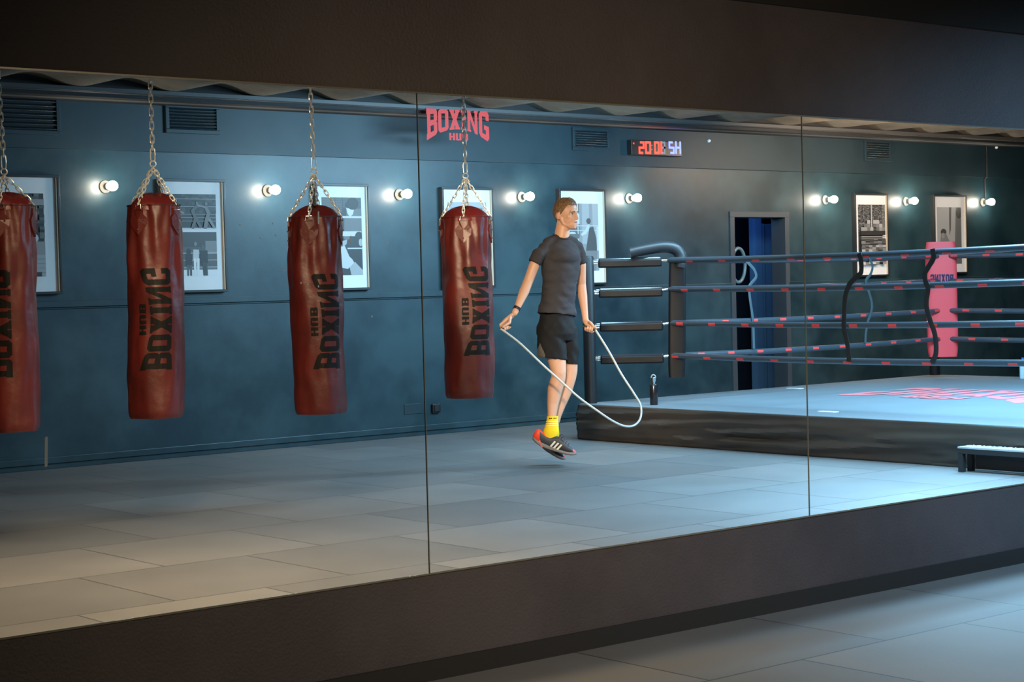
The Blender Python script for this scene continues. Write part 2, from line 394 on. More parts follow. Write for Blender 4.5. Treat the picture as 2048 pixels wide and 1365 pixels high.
mb = MB(); mb.bbox((xL, YM-.02, 2.63), (xR, YM, 3.5)); struct(mb.build('shadow_band', M_BLACK))  # shadow on the upper front wall, put in as a black strip
_a = onY(700, 200, 13.74).z; _b = onY(700, 219, 13.74).z
mb = MB(); mb.bbox((-3, 13.78, _b), (27, 14.17, 3.3)); tag(mb.build('shade_infill', M_BLACK, bevel=.004), 'added black shading beam behind the rails along the top of the wall', 'infill')  # black block added to shade the wall top and darken the ceiling arches
for k, (zz, hh, nm, lb) in enumerate(((onY(700, 206, 13.7).z, .018, 'steel_rail', 'upper pale galvanised steel rail running along the ceiling edge'), (onY(700, 219, 13.9).z, .014, 'steel_rail', 'thin lower steel rail just below the ceiling rail'))):
    y = 13.7 if k == 0 else 13.9
    mb = MB(); mb.bbox((-3, y, zz-hh), (27, y+.04, zz+hh)); mb.bbox((-3, y+.01, zz-hh-.006), (27, y+.12, zz-hh))
    o = mb.build(nm, mat('painted_steel', (.07, .07, .07), .5, .2) if k == 0 else mat('dull_steel', (.12, .12, .12), .6), bevel=.003); tag(o, lb, 'rail')

# ------------------------------------------------------------------ vents
def vent(x0, y0, x1, y1, label):
    a = onY(x0, (y0+y1)/2, YW-.03); b = onY(x1, (y0+y1)/2, YW-.03); xc = (x0+x1)/2
    z1 = onY(xc, y0, YW-.03).z; z0 = onY(xc, y1, YW-.03).z
    root = empty('air_vent', ((a.x+b.x)/2, YW-.03, z0)); tag(root, label, 'vent', 'louvred vents above the seam')
    m1 = MB(); t = .035
    for p, q in (((a.x, z0+t), (a.x+t, z1-t)), ((b.x-t, z0+t), (b.x, z1-t)), ((a.x, z0), (b.x, z0+t)), ((a.x, z1-t), (b.x, z1))): m1.bbox((p[0], YW-.055, p[1]), (q[0], YW-.03, q[1]))
    m1.build('frame', M_WALLTOP, root, bevel=.003)
    m1 = MB(); m1.bbox((a.x+t, YW-.034, z0+t), (b.x-t, YW-.031, z1-t)); m1.build('backing', M_BLACK, root)
    m1 = MB(); k = 7; dz = (z1-z0-2*t)/k
    for i in range(k):
        zc = z0+t+dz*(i+.5); m1.box(((a.x+b.x)/2, YW-.042, zc), (b.x-a.x-2*t, .03, .006), Matrix.Rotation(math.radians(40), 3, 'X'))
    m1.build('slats', M_WALLTOP, root)
vent(-60, 186, 118, 268, 'large louvred wall vent at the top left above the first framed picture')
vent(329, 209, 437, 268, 'louvred wall vent above the picture of two stacked ring scenes')
vent(1143, 256, 1217, 302, 'louvred wall vent left of the red and blue clock')
vent(1727, 280, 1780, 323, 'small louvred wall vent above the picture of the crowded arena')

# ------------------------------------------------------------------ wall lamps
LAMPS = [(225, 372), (551, 380), (815, 388), (1060, 393), (1275, 396), (1668, 399), (1829, 402), (1983, 404)]
LL = ['between the first picture and the second picture from the left', 'left of the picture of the leaning trainer', 'right of the picture of the leaning trainer', 'between the last punch bag and the athlete', 'right of the athlete, below the clock', 'right of the doorway', 'between the two rightmost pictures', 'at the far right under the thin conduit']
M_BULB = mat('lit_bulb', (1, 1, 1), .5, emit=(1.0, .90, .74), estr=130)
M_PORC = mat('lamp_base', (.25, .24, .22), .4)
for i, (x, y) in enumerate(LAMPS):
    p = onY(x, y, YW-.14); root = empty('wall_lamp', (p.x, YW, p.z)); tag(root, 'round glowing bulb wall lamp '+LL[i], 'wall lamp', 'bulb lamps along the back wall')
    m1 = MB(); m1.lathe([(.055, 0), (.055, .012), (.045, .022), (.03, .03), (.028, .07), (.03, .075)], (p.x, YW, p.z), 20, (0, -1, 0)); m1.build('base', M_PORC, root, smooth=True)
    m1 = MB(); m1.lathe([(.014, -.075), (.02, -.06), (.034, -.035), (.042, -.012), (.044, .005), (.040, .022), (.026, .038), (.008, .045)], p, 20, (0, -1, 0)); m1.build('bulb', M_BULB, root, smooth=True)
mb = MB(); cp = onY(1971, 285, YW-.03); cq = onY(1973, 398, YW-.03)
mb.tube([(cp.x, YW-.045, cp.z+.1), (cp.x, YW-.045, SEAM_Z), (cp.x, YW-.012, SEAM_Z-.02), (cp.x, YW-.012, cq.z)], .011, 8)
tag(mb.build('conduit', M_BLACK, smooth=True), 'thin black conduit dropping down the wall to the rightmost lamp', 'conduit')
for (x, y, lb) in ((1417, 282, 'tiny white detector on the wall right of the clock'), (1992, 295, 'tiny pale detector high on the wall at the far right')):
    p = onY(x, y, YW-.03); mb = MB(); mb.lathe([(.02, 0), (.02, .01), (.014, .022), (.004, .028)], p, 16, (0, -1, 0)); tag(mb.build('detector', mat('white_plastic', (.8, .8, .8), .4), smooth=True), lb, 'detector')

# ------------------------------------------------------------------ wall sign
YS = 13.69
xa = onY(853, 245, YS).x; xb = onY(977, 250, YS).x; zt = onY(915, 220, YS).z; zm = onY(915, 262, YS).z; hgt = (zt-zm)
W_ = xb-xa
mb = MB(); q = logo_quads(.62)
hh = (onY(915, 220, YS).z-onY(915, 259, YS).z)
lay(mb, q, lambda u, v, k: V((xa+W_*u, YS-k, zt-hh*(1-v)+.0)))
so = mb.build('wall_sign', mat('red_sign', (.62, .028, .02), .6, emit=(1, .05, .03), estr=.07)); tag(so, 'red arched BOXING HUB lettering on the dark wall above the fourth punch bag', 'sign')

# ------------------------------------------------------------------ digital clock
c0 = onY(1258, 296, YW-.03); c1 = onY(1366, 298, YW-.03); cz0 = onY(1310, 312, YW-.07).z; cz1 = onY(1310, 282, YW-.07).z
root = empty('digital_clock', ((c0.x+c1.x)/2, YW-.03, cz0)); tag(root, 'black digital wall clock with red digits and blue digits, right of a vent', 'clock')
cx0 = onY(1263, 296, YW-.10).x; cx1 = onY(1364, 298, YW-.10).x
mb = MB(); mb.bbox((cx0, YW-.10, cz0), (cx1, YW-.03, cz1)); mb.build('case', M_SATIN, root, bevel=.006)
M_RED = mat('red_led', (.1, .0, .0), .5, emit=(1, .03, .02), estr=6); M_BLUE = mat('blue_led', (.0, .0, .1), .5, emit=(.10, .14, 1), estr=5)
M_OFF = mat('led_off', (.35, .3, .33), .5)
SEG = {'a': (0, 1, 1, 1), 'g': (0, .5, 1, .5), 'd': (0, 0, 1, 0), 'f': (0, .5, 0, 1), 'b': (1, .5, 1, 1), 'e': (0, 0, 0, .5), 'c': (1, 0, 1, .5)}
def digit(px, w, segs, off=0.):
    m1 = MB(); zc0 = onY(px+w/2, 306, YW-.102).z; zc1 = onY(px+w/2, 285, YW-.102).z
    xa_ = onY(px, 296, YW-.102).x; xb_ = onY(px+w, 296, YW-.102).x; t = .011
    for s in segs:
        a, b, c, d = SEG[s]; A = (xa_+(xb_-xa_)*a, zc0+(zc1-zc0)*b); B = (xa_+(xb_-xa_)*c, zc0+(zc1-zc0)*d)
        if s in 'agd': A = (A[0]+2.1*t, A[1]); B = (B[0]-2.1*t, B[1])
        m1.bbox((min(A[0], B[0])-t, YW-.1025+off, min(A[1], B[1])-t), (max(A[0], B[0])+t, YW-.1, max(A[1], B[1])+t))
    return m1
for px, w, s, m in ((1279, 8.5, 'abged', M_RED), (1292, 8.5, 'abcdef', M_RED), (1310, 7.5, 'abcdef', M_RED), (1322.5, 7, 'fe', M_RED), (1339, 8.5, 'afgcd', M_BLUE), (1352, 8.5, 'fbgec', M_BLUE)):
    digit(px, w, s).build('digit', m, root)
digit(1322.5, 7, 'agdbc', .001).build('digit', M_OFF, root)
for py in (291, 299): p = onY(1304, py, YW-.102); mb = MB(); mb.box((p.x, YW-.101, p.z), (.014, .003, .014)); mb.build('colon_dot', M_OFF, root)
p = onY(1267.5, 287, YW-.102); mb = MB(); mb.box((p.x, YW-.101, p.z), (.014, .003, .014)); mb.build('indicator', M_RED, root)

# ------------------------------------------------------------------ sockets
p = onY(870, 817, YW); root = empty('wall_socket', (p.x, YW, p.z)); tag(root, 'black wall socket near the floor left of the athlete', 'socket')
mb = MB(); mb.bbox((p.x-.05, YW-.03, p.z-.045), (p.x+.05, YW, p.z+.045)); mb.build('box', M_SATIN, root, bevel=.008)
mb = MB(); mb.bbox((p.x-.03, YW-.036, p.z-.03), (p.x+.03, YW-.03, p.z+.03)); mb.build('flap', M_BLACK, root, bevel=.004)
p = onY(828, 818, YW); mb = MB(); mb.bbox((p.x-.12, YW-.006, p.z-.05), (p.x+.10, YW, p.z+.05))
tag(mb.build('cover_plate', M_WALLTOP, bevel=.003), 'dark flush cover plate on the wall left of the black socket', 'cover plate')

# ------------------------------------------------------------------ framed pictures
GR = [mat('print_grey', (.02+.0*i, .02, .02), .5) if i < 0 else mat('print_%s' % 'abcdefghij'[i], tuple([[.015, .03, .055, .09, .14, .2, .28, .38, .55, .75][i]]*3), .45) for i in range(10)]
M_MATB = mat('mat_board', (.80, .80, .80), .7)
M_FRB = mat('black_frame', (.02, .021, .022), .4)
M_FRW = mat('frame_inner_wood', (.62, .50, .36), .5)
def rect(g, a, b, c, d): return (g, [(a, b), (c, b), (c, d), (a, d)])
def blob(g, cx, cy, rx, ry, n=14): return (g, [(cx+rx*math.cos(2*PI*i/n), cy+ry*math.sin(2*PI*i/n)) for i in range(n)])
def noiseg(a, b, c, d, n, m, lo, hi, seed, thr=0.):
    R = random.Random(seed); out = []
    for i in range(n):
        for j in range(m):
            if R.random() < thr: continue
            out.append(rect(R.randint(lo, hi), a+(c-a)*i/n, b+(d-b)*j/m, a+(c-a)*(i+1)/n, b+(d-b)*(j+1)/m))
    return out
def limb(g, pts, w):
    out = []
    for (a, b), (c, d) in zip(pts, pts[1:]):
        L = math.hypot(c-a, d-b) or 1; nx, ny = -(d-b)/L*w, (c-a)/L*w
        out += [(g, [(a+nx, b+ny), (a-nx, b-ny), (c-nx, d-ny), (c+nx, d+ny)]), blob(g, c, d, w, w, 8)]
    return out
def picture(x0, y0t, x1, y1t, yb, label, prints):
    """white area in photo pixels: left x0 (top y0t), right x1 (top y1t), bottom yb at right"""
    D = .045
    a = onY(x0, y0t+60, YW-D); b = onY(x1, y1t+60, YW-D); zt = .5*(onY(x0, y0t, YW-D).z+onY(x1, y1t, YW-D).z); zb_ = onY(x1, yb, YW-D).z
    xa, xb = a.x, b.x; t = .022
    root = empty('framed_picture', ((xa+xb)/2, YW, zb_)); tag(root, label, 'picture', 'framed photographs on the back wall')
    m1 = MB()
    for p, q in (((xa-t, zb_), (xa, zt)), ((xb, zb_), (xb+t, zt)), ((xa-t, zb_-t), (xb+t, zb_)), ((xa-t, zt), (xb+t, zt+t))): m1.bbox((p[0], YW-D-.01, p[1]), (q[0], YW, q[1]))
    m1.build('frame', M_FRB, root, bevel=.002)
    m1 = MB(); m1.bbox((xb-.012, YW-D-.004, zb_), (xb, YW-D+.03, zt)); m1.build('inner_rim', M_FRW, root)
    m1 = MB(); m1.bbox((xa, YW-D+.012, zb_), (xb, YW-D+.016, zt)); m1.build('mat_board', M_MATB, root)
    for (u0, v0, u1, v1, shapes) in prints:
        m1 = MB(); X0 = xa+(xb-xa)*u0; X1 = xa+(xb-xa)*u1; Z0 = zb_+(zt-zb_)*v0; Z1 = zb_+(zt-zb_)*v1; k = 0
        for g, poly in shapes:
            m1.mi = g; k += 1
            pts = [(min(1, max(0, u)), min(1, max(0, v))) for u, v in poly]
            m1.add([(X0+(X1-X0)*u, YW-D+.0115-k*.00006, Z0+(Z1-Z0)*v) for u, v in pts], [tuple(range(len(pts)))])
        m1.build('photograph', GR, root)
def ropes(vs, g=7, w=.012): return [rect(g, 0, v-w, 1, v+w) for v in vs]
# 1 boxer outdoors on a plank deck
S = [rect(1, 0, 0, 1, 1)]+noiseg(0, .42, 1, 1, 12, 16, 0, 4, 3, .35)+[rect(6, .6, .86, 1, .93), rect(7, 0, 0, 1, .27), rect(6, .45, .27, 1, .42)]+[rect(5, 0, .04+.055*i, 1, .046+.055*i) for i in range(5)]
S += limb(7, [(.60, .30), (.72, .17), (.86, .04)], .05)+limb(7, [(.5, .3), (.42, .15), (.3, .05)], .05)+[blob(7, .62, .47, .15, .11), blob(2, .5, .60, .09, .045), rect(0, .38, .28, .80, .40)]+limb(8, [(.70, .52), (.85, .46), (.6, .42), (.35, .45)], .045)+[rect(1, .83, .0, .93, .05)]
picture(12-68, 355, 115, 353, 583, 'framed photograph of a boxer outdoors, behind the leftmost punch bag', [(.12, .135, .84, .86, S)])
# 2 two stacked ring scenes
S1 = [rect(1, 0, 0, 1, 1)]+noiseg(0, .45, 1, 1, 14, 7, 0, 2, 5)+ropes((.86, .64, .42, .32, .22), 6, .008)+[rect(7, .16, .5, .18, .84), rect(8, 0, 0, 1, .03)]
S1 += limb(3, [(.62, .7), (.5, .52), (.56, .3), (.5, .03)], .035)+limb(3, [(.56, .34), (.66, .05)], .03)+[blob(4, .6, .74, .03, .05), blob(4, .79, .72, .03, .05)]+limb(4, [(.78, .64), (.84, .45), (.80, .3), (.76, .03)], .04)+limb(5, [(.84, .3), (.95, .04)], .03)+limb(5, [(.78, .62), (.62, .68)], .025)+limb(5, [(.06, .66), (.2, .52), (.3, .46)], .03)
S2 = [rect(3, 0, 0, 1, 1), rect(6, .76, .5, 1, .8), rect(9, 0, 0, 1, .14), rect(2, 0, .66, 1, 1), rect(5, .76, .55, 1, .8)]
S2 += [rect(4, 0, .14, 1, .2)]+ropes((.52, .36, .2), 7, .009)+[blob(1, .4, .55, .05, .08)]+limb(1, [(.4, .5), (.4, .25)], .07)+limb(3, [(.38, .25), (.38, .02)], .022)+limb(3, [(.44, .25), (.44, .02)], .022)+limb(8, [(.56, .6), (.55, .36)], .06)+limb(9, [(.53, .4), (.53, .02)], .026)+limb(9, [(.60, .4), (.59, .02)], .026)+[blob(5, .55, .73, .03, .05)]+limb(1, [(.72, .58), (.72, .3)], .08)+[blob(3, .7, .66, .035, .05)]+limb(2, [(.71, .3), (.72, .02)], .024)+limb(2, [(.76, .3), (.77, .02)], .024)
picture(326, 362, 447, 365, 579, 'framed picture with two stacked ring scenes behind the second punch bag', [(.09, .565, .88, .885, S1), (.09, .13, .88, .535, S2)])
# 3 leaning trainer
S = [rect(3, 0, 0, 1, 1)]+[rect(1, 0, .8+.022*i, 1, .806+.022*i) for i in range(9)]+[rect(1, .33, .78, .345, 1), rect(1, .52, .78, .535, 1), blob(1, .26, .84, .05, .04), blob(1, .41, .84, .05, .045), blob(1, .56, .83, .05, .04), rect(1, 0, .72, 1, .81), rect(1, 0, 0, 1, .72)]
S += [(4, [(.62, .83), (1, .86), (1, .5), (.6, .55)]), (4, [(.56, .74), (.72, .70), (.68, .46), (.54, .46)]), (8, [(.6, .9), (.82, .86), (.78, .78), (.70, .75), (.64, .8)]), blob(0, .78, .92, .15, .08), blob(0, .66, .9, .07, .04), rect(8, .3, .735, 1, .76), rect(8, .35, .5, .98, .565), (7, [(.5, .44), (.62, .46), (.6, .4), (.5, .36)]), blob(1, .92, .5, .1, .06), rect(8, .62, .335, 1, .352), (8, [(.4, .36), (.55, .38), (.66, .24), (.74, .2), (.78, .16), (.62, .08), (.4, .1)]), (7, [(.66, .1), (.8, .17), (1, .06), (1, 0), (.7, 0)]), blob(7, .96, .42, .05, .05)]
picture(635, 371, 735, 374, 575, 'framed photograph of a trainer leaning through the ropes, behind the third punch bag', [(.10, .125, .89, .89, S)])
# 4 corridor interior
S = [rect(7, 0, 0, 1, 1), rect(5, .08, .6, .9, .92), rect(7, .14, .6, .84, .86), rect(5, .2, .5, .78, .8), rect(6, .0, .2, 1, .5)]+[rect(4, .05+.08*i, .2, .07+.08*i, .7) for i in range(12)]+[rect(8, .5, .1, .95, .4), blob(3, .4, .4, .1, .2)]
picture(888, 379, 984, 380, 571, 'framed pale photograph of an interior, behind the fourth punch bag', [(.09, .13, .90, .87, S)])
# 5 man in vest
S = [rect(6, 0, 0, 1, 1), rect(4, .1, .5, .42, 1), rect(8, .3, .7, .42, .85), rect(7, .5, .4, .72, 1), rect(7, .82, .5, 1, 1)]+ropes((.67, .60), 8, .005)+[rect(8, .36, .3, .385, 1), blob(8, .2, .56, .1, .02), rect(4, .0, .48, .4, .55)]
S += [(3, [(.72, .64), (.84, .66), (.92, .5), (.95, .3), (.6, .3), (.66, .48)]), blob(3, .70, .74, .07, .045), (8, [(.66, .68), (.73, .69), (.72, .64), (.62, .55), (.48, .52), (.46, .55), (.58, .60)]), (5, [(.6, .3), (.95, .3), (.9, .0), (.62, 0)]), rect(8, .94, .3, 1, .66)]
picture(1122, 382, 1209, 383, 565, 'framed photograph of a man in a vest, behind the athlete', [(.12, .13, .87, .865, S)])
# 6 crowded arena
S = [rect(2, 0, 0, 1, 1)]+noiseg(0, .5, 1, 1, 22, 34, 1, 5, 8)+noiseg(.0, .56, 1, .74, 8, 3, 4, 7, 9, .4)+[rect(7, .41, .5, .46, 1), rect(1, 0, .49, 1, .56), rect(6, 0, .455, 1, .47), rect(4, 0, .42, 1, .44)]+noiseg(0, .22, 1, .42, 6, 14, 1, 5, 11)+noiseg(0, 0, 1, .32, 7, 9, 3, 8, 12, .2)
picture(1712, 390, 1774, 391, 549, 'framed photograph of a crowded arena, left of the red corner pad', [(.09, .13, .87, .88, S)])
# 7 faded portrait
S = [rect(7, 0, 0, 1, 1), (4, [(.78, 1), (1, 1), (1, .3), (.72, .3)]), blob(1, .9, .9, .12, .1), (3, [(.5, 1), (.6, 1), (.56, .6), (.5, .5)]), blob(2, .26, .56, .12, .06), (5, [(.16, .54), (.36, .54), (.5, .4), (.5, .2), (.1, .2), (.12, .4)]), blob(6, .24, .5, .06, .05), (4, [(.0, .2), (1, .35), (1, 0), (0, 0)])]
picture(1870, 393, 1932, 394, 544, 'framed faded photograph partly behind the red corner pad', [(.09, .11, .87, .86, S)])

# ------------------------------------------------------------------ punch bags
M_BAG = mat('oxblood_leather', (.075, .0085, .0065), .43, bump=.3, bscale=9, var=.3, vscale=4)
M_BAGIN = mat('dark_red_lining', (.10, .008, .008), .4)
M_INK = mat('black_ink', (.005, .005, .005), .6, spec=.15)
M_RIV = mat('rivet', (.16, .07, .05), .4, .6)
def link_pts(c, ax, side, L, w, n=16):
    ax = V(ax).normalized(); side = V(side); side = (side-ax*side.dot(ax)).normalized(); out = []
    for j in range(n):
        q = 2*PI*j/n; s = math.sin(q); cc = math.cos(q)
        out.append(V(c)+side*cc*w+ax*((L-w)*(1 if s > 0 else -1) if abs(s) > 1e-6 else 0)+ax*s*w)
    return out
def chain(mb, a, b, L=.022, w=.010, r=.0033):
    a = V(a); b = V(b); d = b-a; n = max(1, round(d.length/(2*L-2.4*r*1.4))); u = d.normalized()
    s1 = u.cross(V((.3, 1, .2))).normalized(); s2 = u.cross(s1)
    for i in range(n):
        c = a+d*((i+.5)/n); mb.tube(link_pts(c, u, s1 if i % 2 else s2, L, w), r, 6, closed=True)
CAMDIR = V((-.62, -.78, 0))
def bag(cx, cy, zt, zb, R, lean, rot, label, txt_phi, topc, seed, ctop, knot):
    """cx,cy at the bottom; lean = xy shift of the top; rot = angle of first tab; txt_phi = image angle of the lettering middle"""
    root = empty('punch_bag', (cx, cy, zb)); tag(root, label, 'punch bag', 'red leather punch bags hanging in a row')
    H = zt-zb; N = 96; K = 60
    base = math.atan2(CAMDIR.y, CAMDIR.x)    # angle that faces the camera
    def surf(phi, t, off=0.):
        # t 0 bottom .. 1 top
        tabs = 0.
        for k in range(4):
            a = (phi-(rot+k*PI/2)+PI) % (2*PI)-PI; tabs = max(tabs, math.exp(-(a/.28)**2))
        up = max(0., (t-.62)/.38)
        r = R*(1.0+.02*math.sin(PI*t)-.05*up*up*(1-.6*tabs))
        r *= 1-.06*math.exp(-(t/.012)**2)
        fold = .0
        for k in range(4):
            a = (phi-(rot+k*PI/2)+PI) % (2*PI)-PI
            w_ = .12+1.5*(1-t)
            fold += math.sin(a*9/(.5+w_))*math.exp(-(a/(.55+w_*.5))**2)
        r += fold*.016*up**.7*(1-.25*up)
        if t > .8: r -= fold*.016*up**.7*(1-.25*up)*tabs*.9*min(1, (t-.8)/.06)
        nz = noise.noise(V((math.cos(phi)*1.6, math.sin(phi)*1.6, t*4.2+seed*3.1)))
        nz2 = noise.noise(V((math.cos(phi)*3.5+5, math.sin(phi)*3.5, t*9+seed)))
        r += nz*.013+nz2*.006
        ct = V((cx, cy, zb))+V((lean[0], lean[1], 0))*t
        bend = math.sin(PI*t)*.006*((seed % 3)-1)
        return ct+V(((r+off)*math.cos(phi)+bend, (r+off)*math.sin(phi), H*t))
    m1 = MB(); ts = [0, .004, .012, .03]+[.03+(.97)*i/K for i in range(1, K+1)]
    R_ = [[surf(2*PI*j/N, t) for j in range(N)] for t in ts]
    R_ += [[surf(2*PI*j/N, 1, -.006) for j in range(N)], [surf(2*PI*j/N, .975, -.010) for j in range(N)]]
    bot = [[V((cx, cy, zb+.004))+(p-V((cx, cy, p.z)))*.90 for p in R_[0]]]
    m1.rings(bot+R_, cap=False)
    o = len(m1.v); m1.v += [V((cx, cy, zb-.004))]; n0 = 0
    for j in range(N): m1.f.append([o, (j+1) % N, j]); m1.m.append(0)
    body = m1.build('body', M_BAG, root, smooth=True)
    m1 = MB(); m1.tube([surf(2*PI*j/N, 1.0, -.001) for j in range(N)], .006, 8, closed=True); m1.build('rim', M_BAG, root, smooth=True)
    # lining dome pushed up by the filling, gathered at the chains
    top = V((cx+lean[0], cy+lean[1], zt)); dome = []
    for i in range(9):
        q = i/8*PI/2*.97; rr = (R*.93)*math.cos(q)**.8
        dome.append([top+V((rr*math.cos(a)*(1+.05*math.cos(4*(a-rot))), rr*math.sin(a)*(1+.05*math.cos(4*(a-rot))), -.03+.10*math.sin(q)*(1+.12*math.cos(3*a+seed)))) for a in [2*PI*j/48 for j in range(48)]])
    m1 = MB(); m1.rings(dome); m1.build('lining', M_BAGIN, root, smooth=True)
    # tabs with d-rings and chain legs
    kn = V(knot)
    for k in range(4):
        a = rot+k*PI/2
        def sp(da, dt, off): return surf(a+da, 1-dt/H, off)
        out = [(-.030, .02), (-.030, .055), (-.058, .085), (-.052, .125), (0, .185), (.052, .125), (.058, .085), (.030, .055), (.030, .02)]
        m1 = MB(); n = len(out)
        fr = [sp(x/R, y, .010) for x, y in out]; bk = [sp(x/R, y, -.004) for x, y in out]
        mid = sp(0, .09, .011); m1.v += fr+bk+[mid]
        for j in range(n):
            jj = (j+1) % n; m1.f.append([j, jj, n+jj, n+j]); m1.m.append(0); m1.f.append([j, 2*n, jj]); m1.m.append(0)
        tb = m1.build('tab', M_BAG, root)
        for x, y in ((-.03, .09), (.03, .09), (0, .15)): m1 = MB(); m1.sph(sp(x/R, y, .010), .0055, 10, 6); m1.build('rivet', M_RIV, tb, smooth=True)
        m1 = MB(); tp = sp(0, .015, .008); ax = (kn-tp).normalized()
        rim = surf(a, 1.0, .0)
        m1.tube([sp(-.026/R, .03, .010), sp(.026/R, .03, .010), sp(.018/R, -.002, .006), sp(-.018/R, -.002, .006)], .0035, 6, closed=True)
        m1.build('ring', M_CHROME, tb, smooth=True)
        m1 = MB(); chain(m1, sp(0, -.004, .003), kn); m1.build('chain', M_CHAIN, root, smooth=True)
    m1 = MB(); m1.tube([kn+V((-.018*math.cos(q)*.8, .018*math.cos(q)*.6, .018+.018*math.sin(q))) for q in [2*PI*j/20 for j in range(20)]], .0045, 8, closed=True)
    m1.build('swivel_ring', M_CHAIN, root, smooth=True)
    m1 = MB(); m1.tube(link_pts(kn+V((0, 0, .075)), (0, 0, 1), (.7, -.7, 0), .040, .014), .0045, 8, closed=True); m1.build('snap_hook', M_CHAIN, root, smooth=True)
    m1 = MB(); chain(m1, kn+V((0, 0, .11)), V(ctop), .028, .012, .0042); m1.build('chain', M_CHAIN, root, smooth=True)
    cv = V(ctop); m1 = MB(); m1.lathe([(.012, -.02), (.012, .026), (.03, .028), (.03, .033)], cv, 16); m1.build('ceiling_hook', M_STEEL, root, smooth=True)
    # lettering wrapped on the leather
    phi0 = base + txt_phi
    LH = .128; LWd = .62; z0 = topc
    def f(u, v, k): # u along the word (upwards), v across (to the image right)
        return surf(phi0+(v-.5)*LH/R, (z0+u*LWd-zb)/H, .0018+k*.3)
    m1 = MB(); lay(m1, logo_quads(.55), f, 6); m1.build('lettering', M_INK, root)
YB = 10.04
def bagpx(topx, topy, botx, boty, wpx, **k):
    b = onY(botx, boty, YB); d = (b-EYE).dot(FW); R = wpx*d/FPX/2
    t = onY(topx, topy, YB); c = onY(k.pop('cx'), k.pop('cy'), YB); kn = onY(k.pop('kx'), k.pop('ky'), YB)
    bag(b.x, b.y, t.z, b.z, R, (t.x-b.x, t.y-b.y), ctop=(c.x+(c.x-kn.x)*.5, c.y, cz(c.x+(c.x-kn.x)*.5)-.035), knot=kn, topc=b.z+k.pop('tz'), **k)
bagpx(10, 412, 24, 862, 112, cx=-4, cy=190, kx=8, ky=350, rot=math.atan2(-.78, -.62)+.05, label='leftmost red punch bag, cut off by the edge of the picture', txt_phi=-.05, tz=.32, seed=1)
bagpx(307, 412, 313, 835, 109, cx=300, cy=153, kx=306, ky=334, rot=math.atan2(-.78, -.62)-.42, label='second red punch bag from the left, in front of the picture with two ring scenes', txt_phi=.36, tz=.30, seed=2)
bagpx(629, 435, 642, 827, 103, cx=620, cy=175, kx=628, ky=349, rot=math.atan2(-.78, -.62)-.12, label='third red punch bag from the left, in front of the leaning trainer picture', txt_phi=.64, tz=.30, seed=3)
bagpx(931, 435, 941, 795, 98, cx=927, cy=197, kx=931, ky=357, rot=math.atan2(-.78, -.62)-.10, label='fourth red punch bag, nearest to the athlete', txt_phi=.55, tz=.30, seed=4)

# ------------------------------------------------------------------ boxing ring
RX0, RX1, RY1, PT = 11.2186, 16.5305, 12.5429, .3323
RY0 = RY1-(RX1-RX0); OFF = .6116
RZ = [1.6391, 1.3746, 1.0605, .7596]
ring = empty('boxing_ring', ((RX0+RX1)/2, (RY0+RY1)/2, 0))
tag(ring, 'low boxing ring with four black ropes, black skirt and pale blue-grey canvas', 'boxing ring')
mb = MB(); mb.bbox((RX0+.10, RY0+.10, .0), (RX1-.10, RY1-.10, PT-.03)); mb.build('platform', M_BLACK, ring)
mb = MB(); mb.bbox((RX0, RY0, PT-.03), (RX1, RY1, PT)); mb.build('canvas', M_CANVAS, ring, bevel=.012)
M_SKIRT = mat('skirt_vinyl', (.045, .036, .029), .36, bump=.35, bscale=5, detail=3)
def skirt(a, b, out, seed):
    a = V(a); b = V(b); o = V(out); L = (b-a).length; n = int(L/.03); m = 20; g = []
    for i in range(n+1):
        u = i/n; p = a.lerp(b, u); row = []
        for j in range(m+1):
            t = j/m; z = (PT-.006)*(1-t)+.003*t
            w = noise.noise(V((u*L*.9+seed, t*6+u*L*.7, seed)))*.10+noise.noise(V((u*L*3.2+seed, t*8+u*L, 2)))*.045
            row.append(p+o*(.006+.022*math.sin(PI*min(1, t*1.05))+w*t*(1.15-t)+.012*t)+V((0, 0, z)))
        g.append(row)
    m1 = MB(); vs = [p for r in g for p in r]; k = m+1
    m1.add(vs, [(i*k+j, (i+1)*k+j, (i+1)*k+j+1, i*k+j+1) for i in range(n) for j in range(m)])
    so = m1.build('skirt', M_SKIRT, ring, smooth=True); sm = so.modifiers.new('t', 'SOLIDIFY'); sm.thickness = .004; sm.offset = 0
skirt((RX0, RY1, 0), (RX0, RY0, 0), (-1, 0, 0), 1.); skirt((RX0, RY1, 0), (RX1, RY1, 0), (0, 1, 0), 4.); skirt((RX1, RY1, 0), (RX1, RY0, 0), (1, 0, 0), 7.)
posts = [(RX0+.08, RY1-.08), (RX1-.08, RY1-.08), (RX1-.08, RY0+.08), (RX0+.08, RY0+.08)]
inner = [(RX0+OFF, RY1-OFF), (RX1-OFF, RY1-OFF), (RX1-OFF, RY0+OFF), (RX0+OFF, RY0+OFF)]
M_POST = mat('post_sleeve', (.010, .011, .013), .45, spec=.35)
for i, (x, y) in enumerate(posts):
    top = 1.70 if i == 0 else 1.62
    mb = MB(); mb.lathe([(.058, 0.0), (.058, top-.02), (.05, top-.004), (.02, top)], (x, y, .0), 24)
    mb.build('post', M_POST, ring, smooth=True)
M_ROPE = mat('rope_cover', (.045, .058, .072), .34, spec=.8)
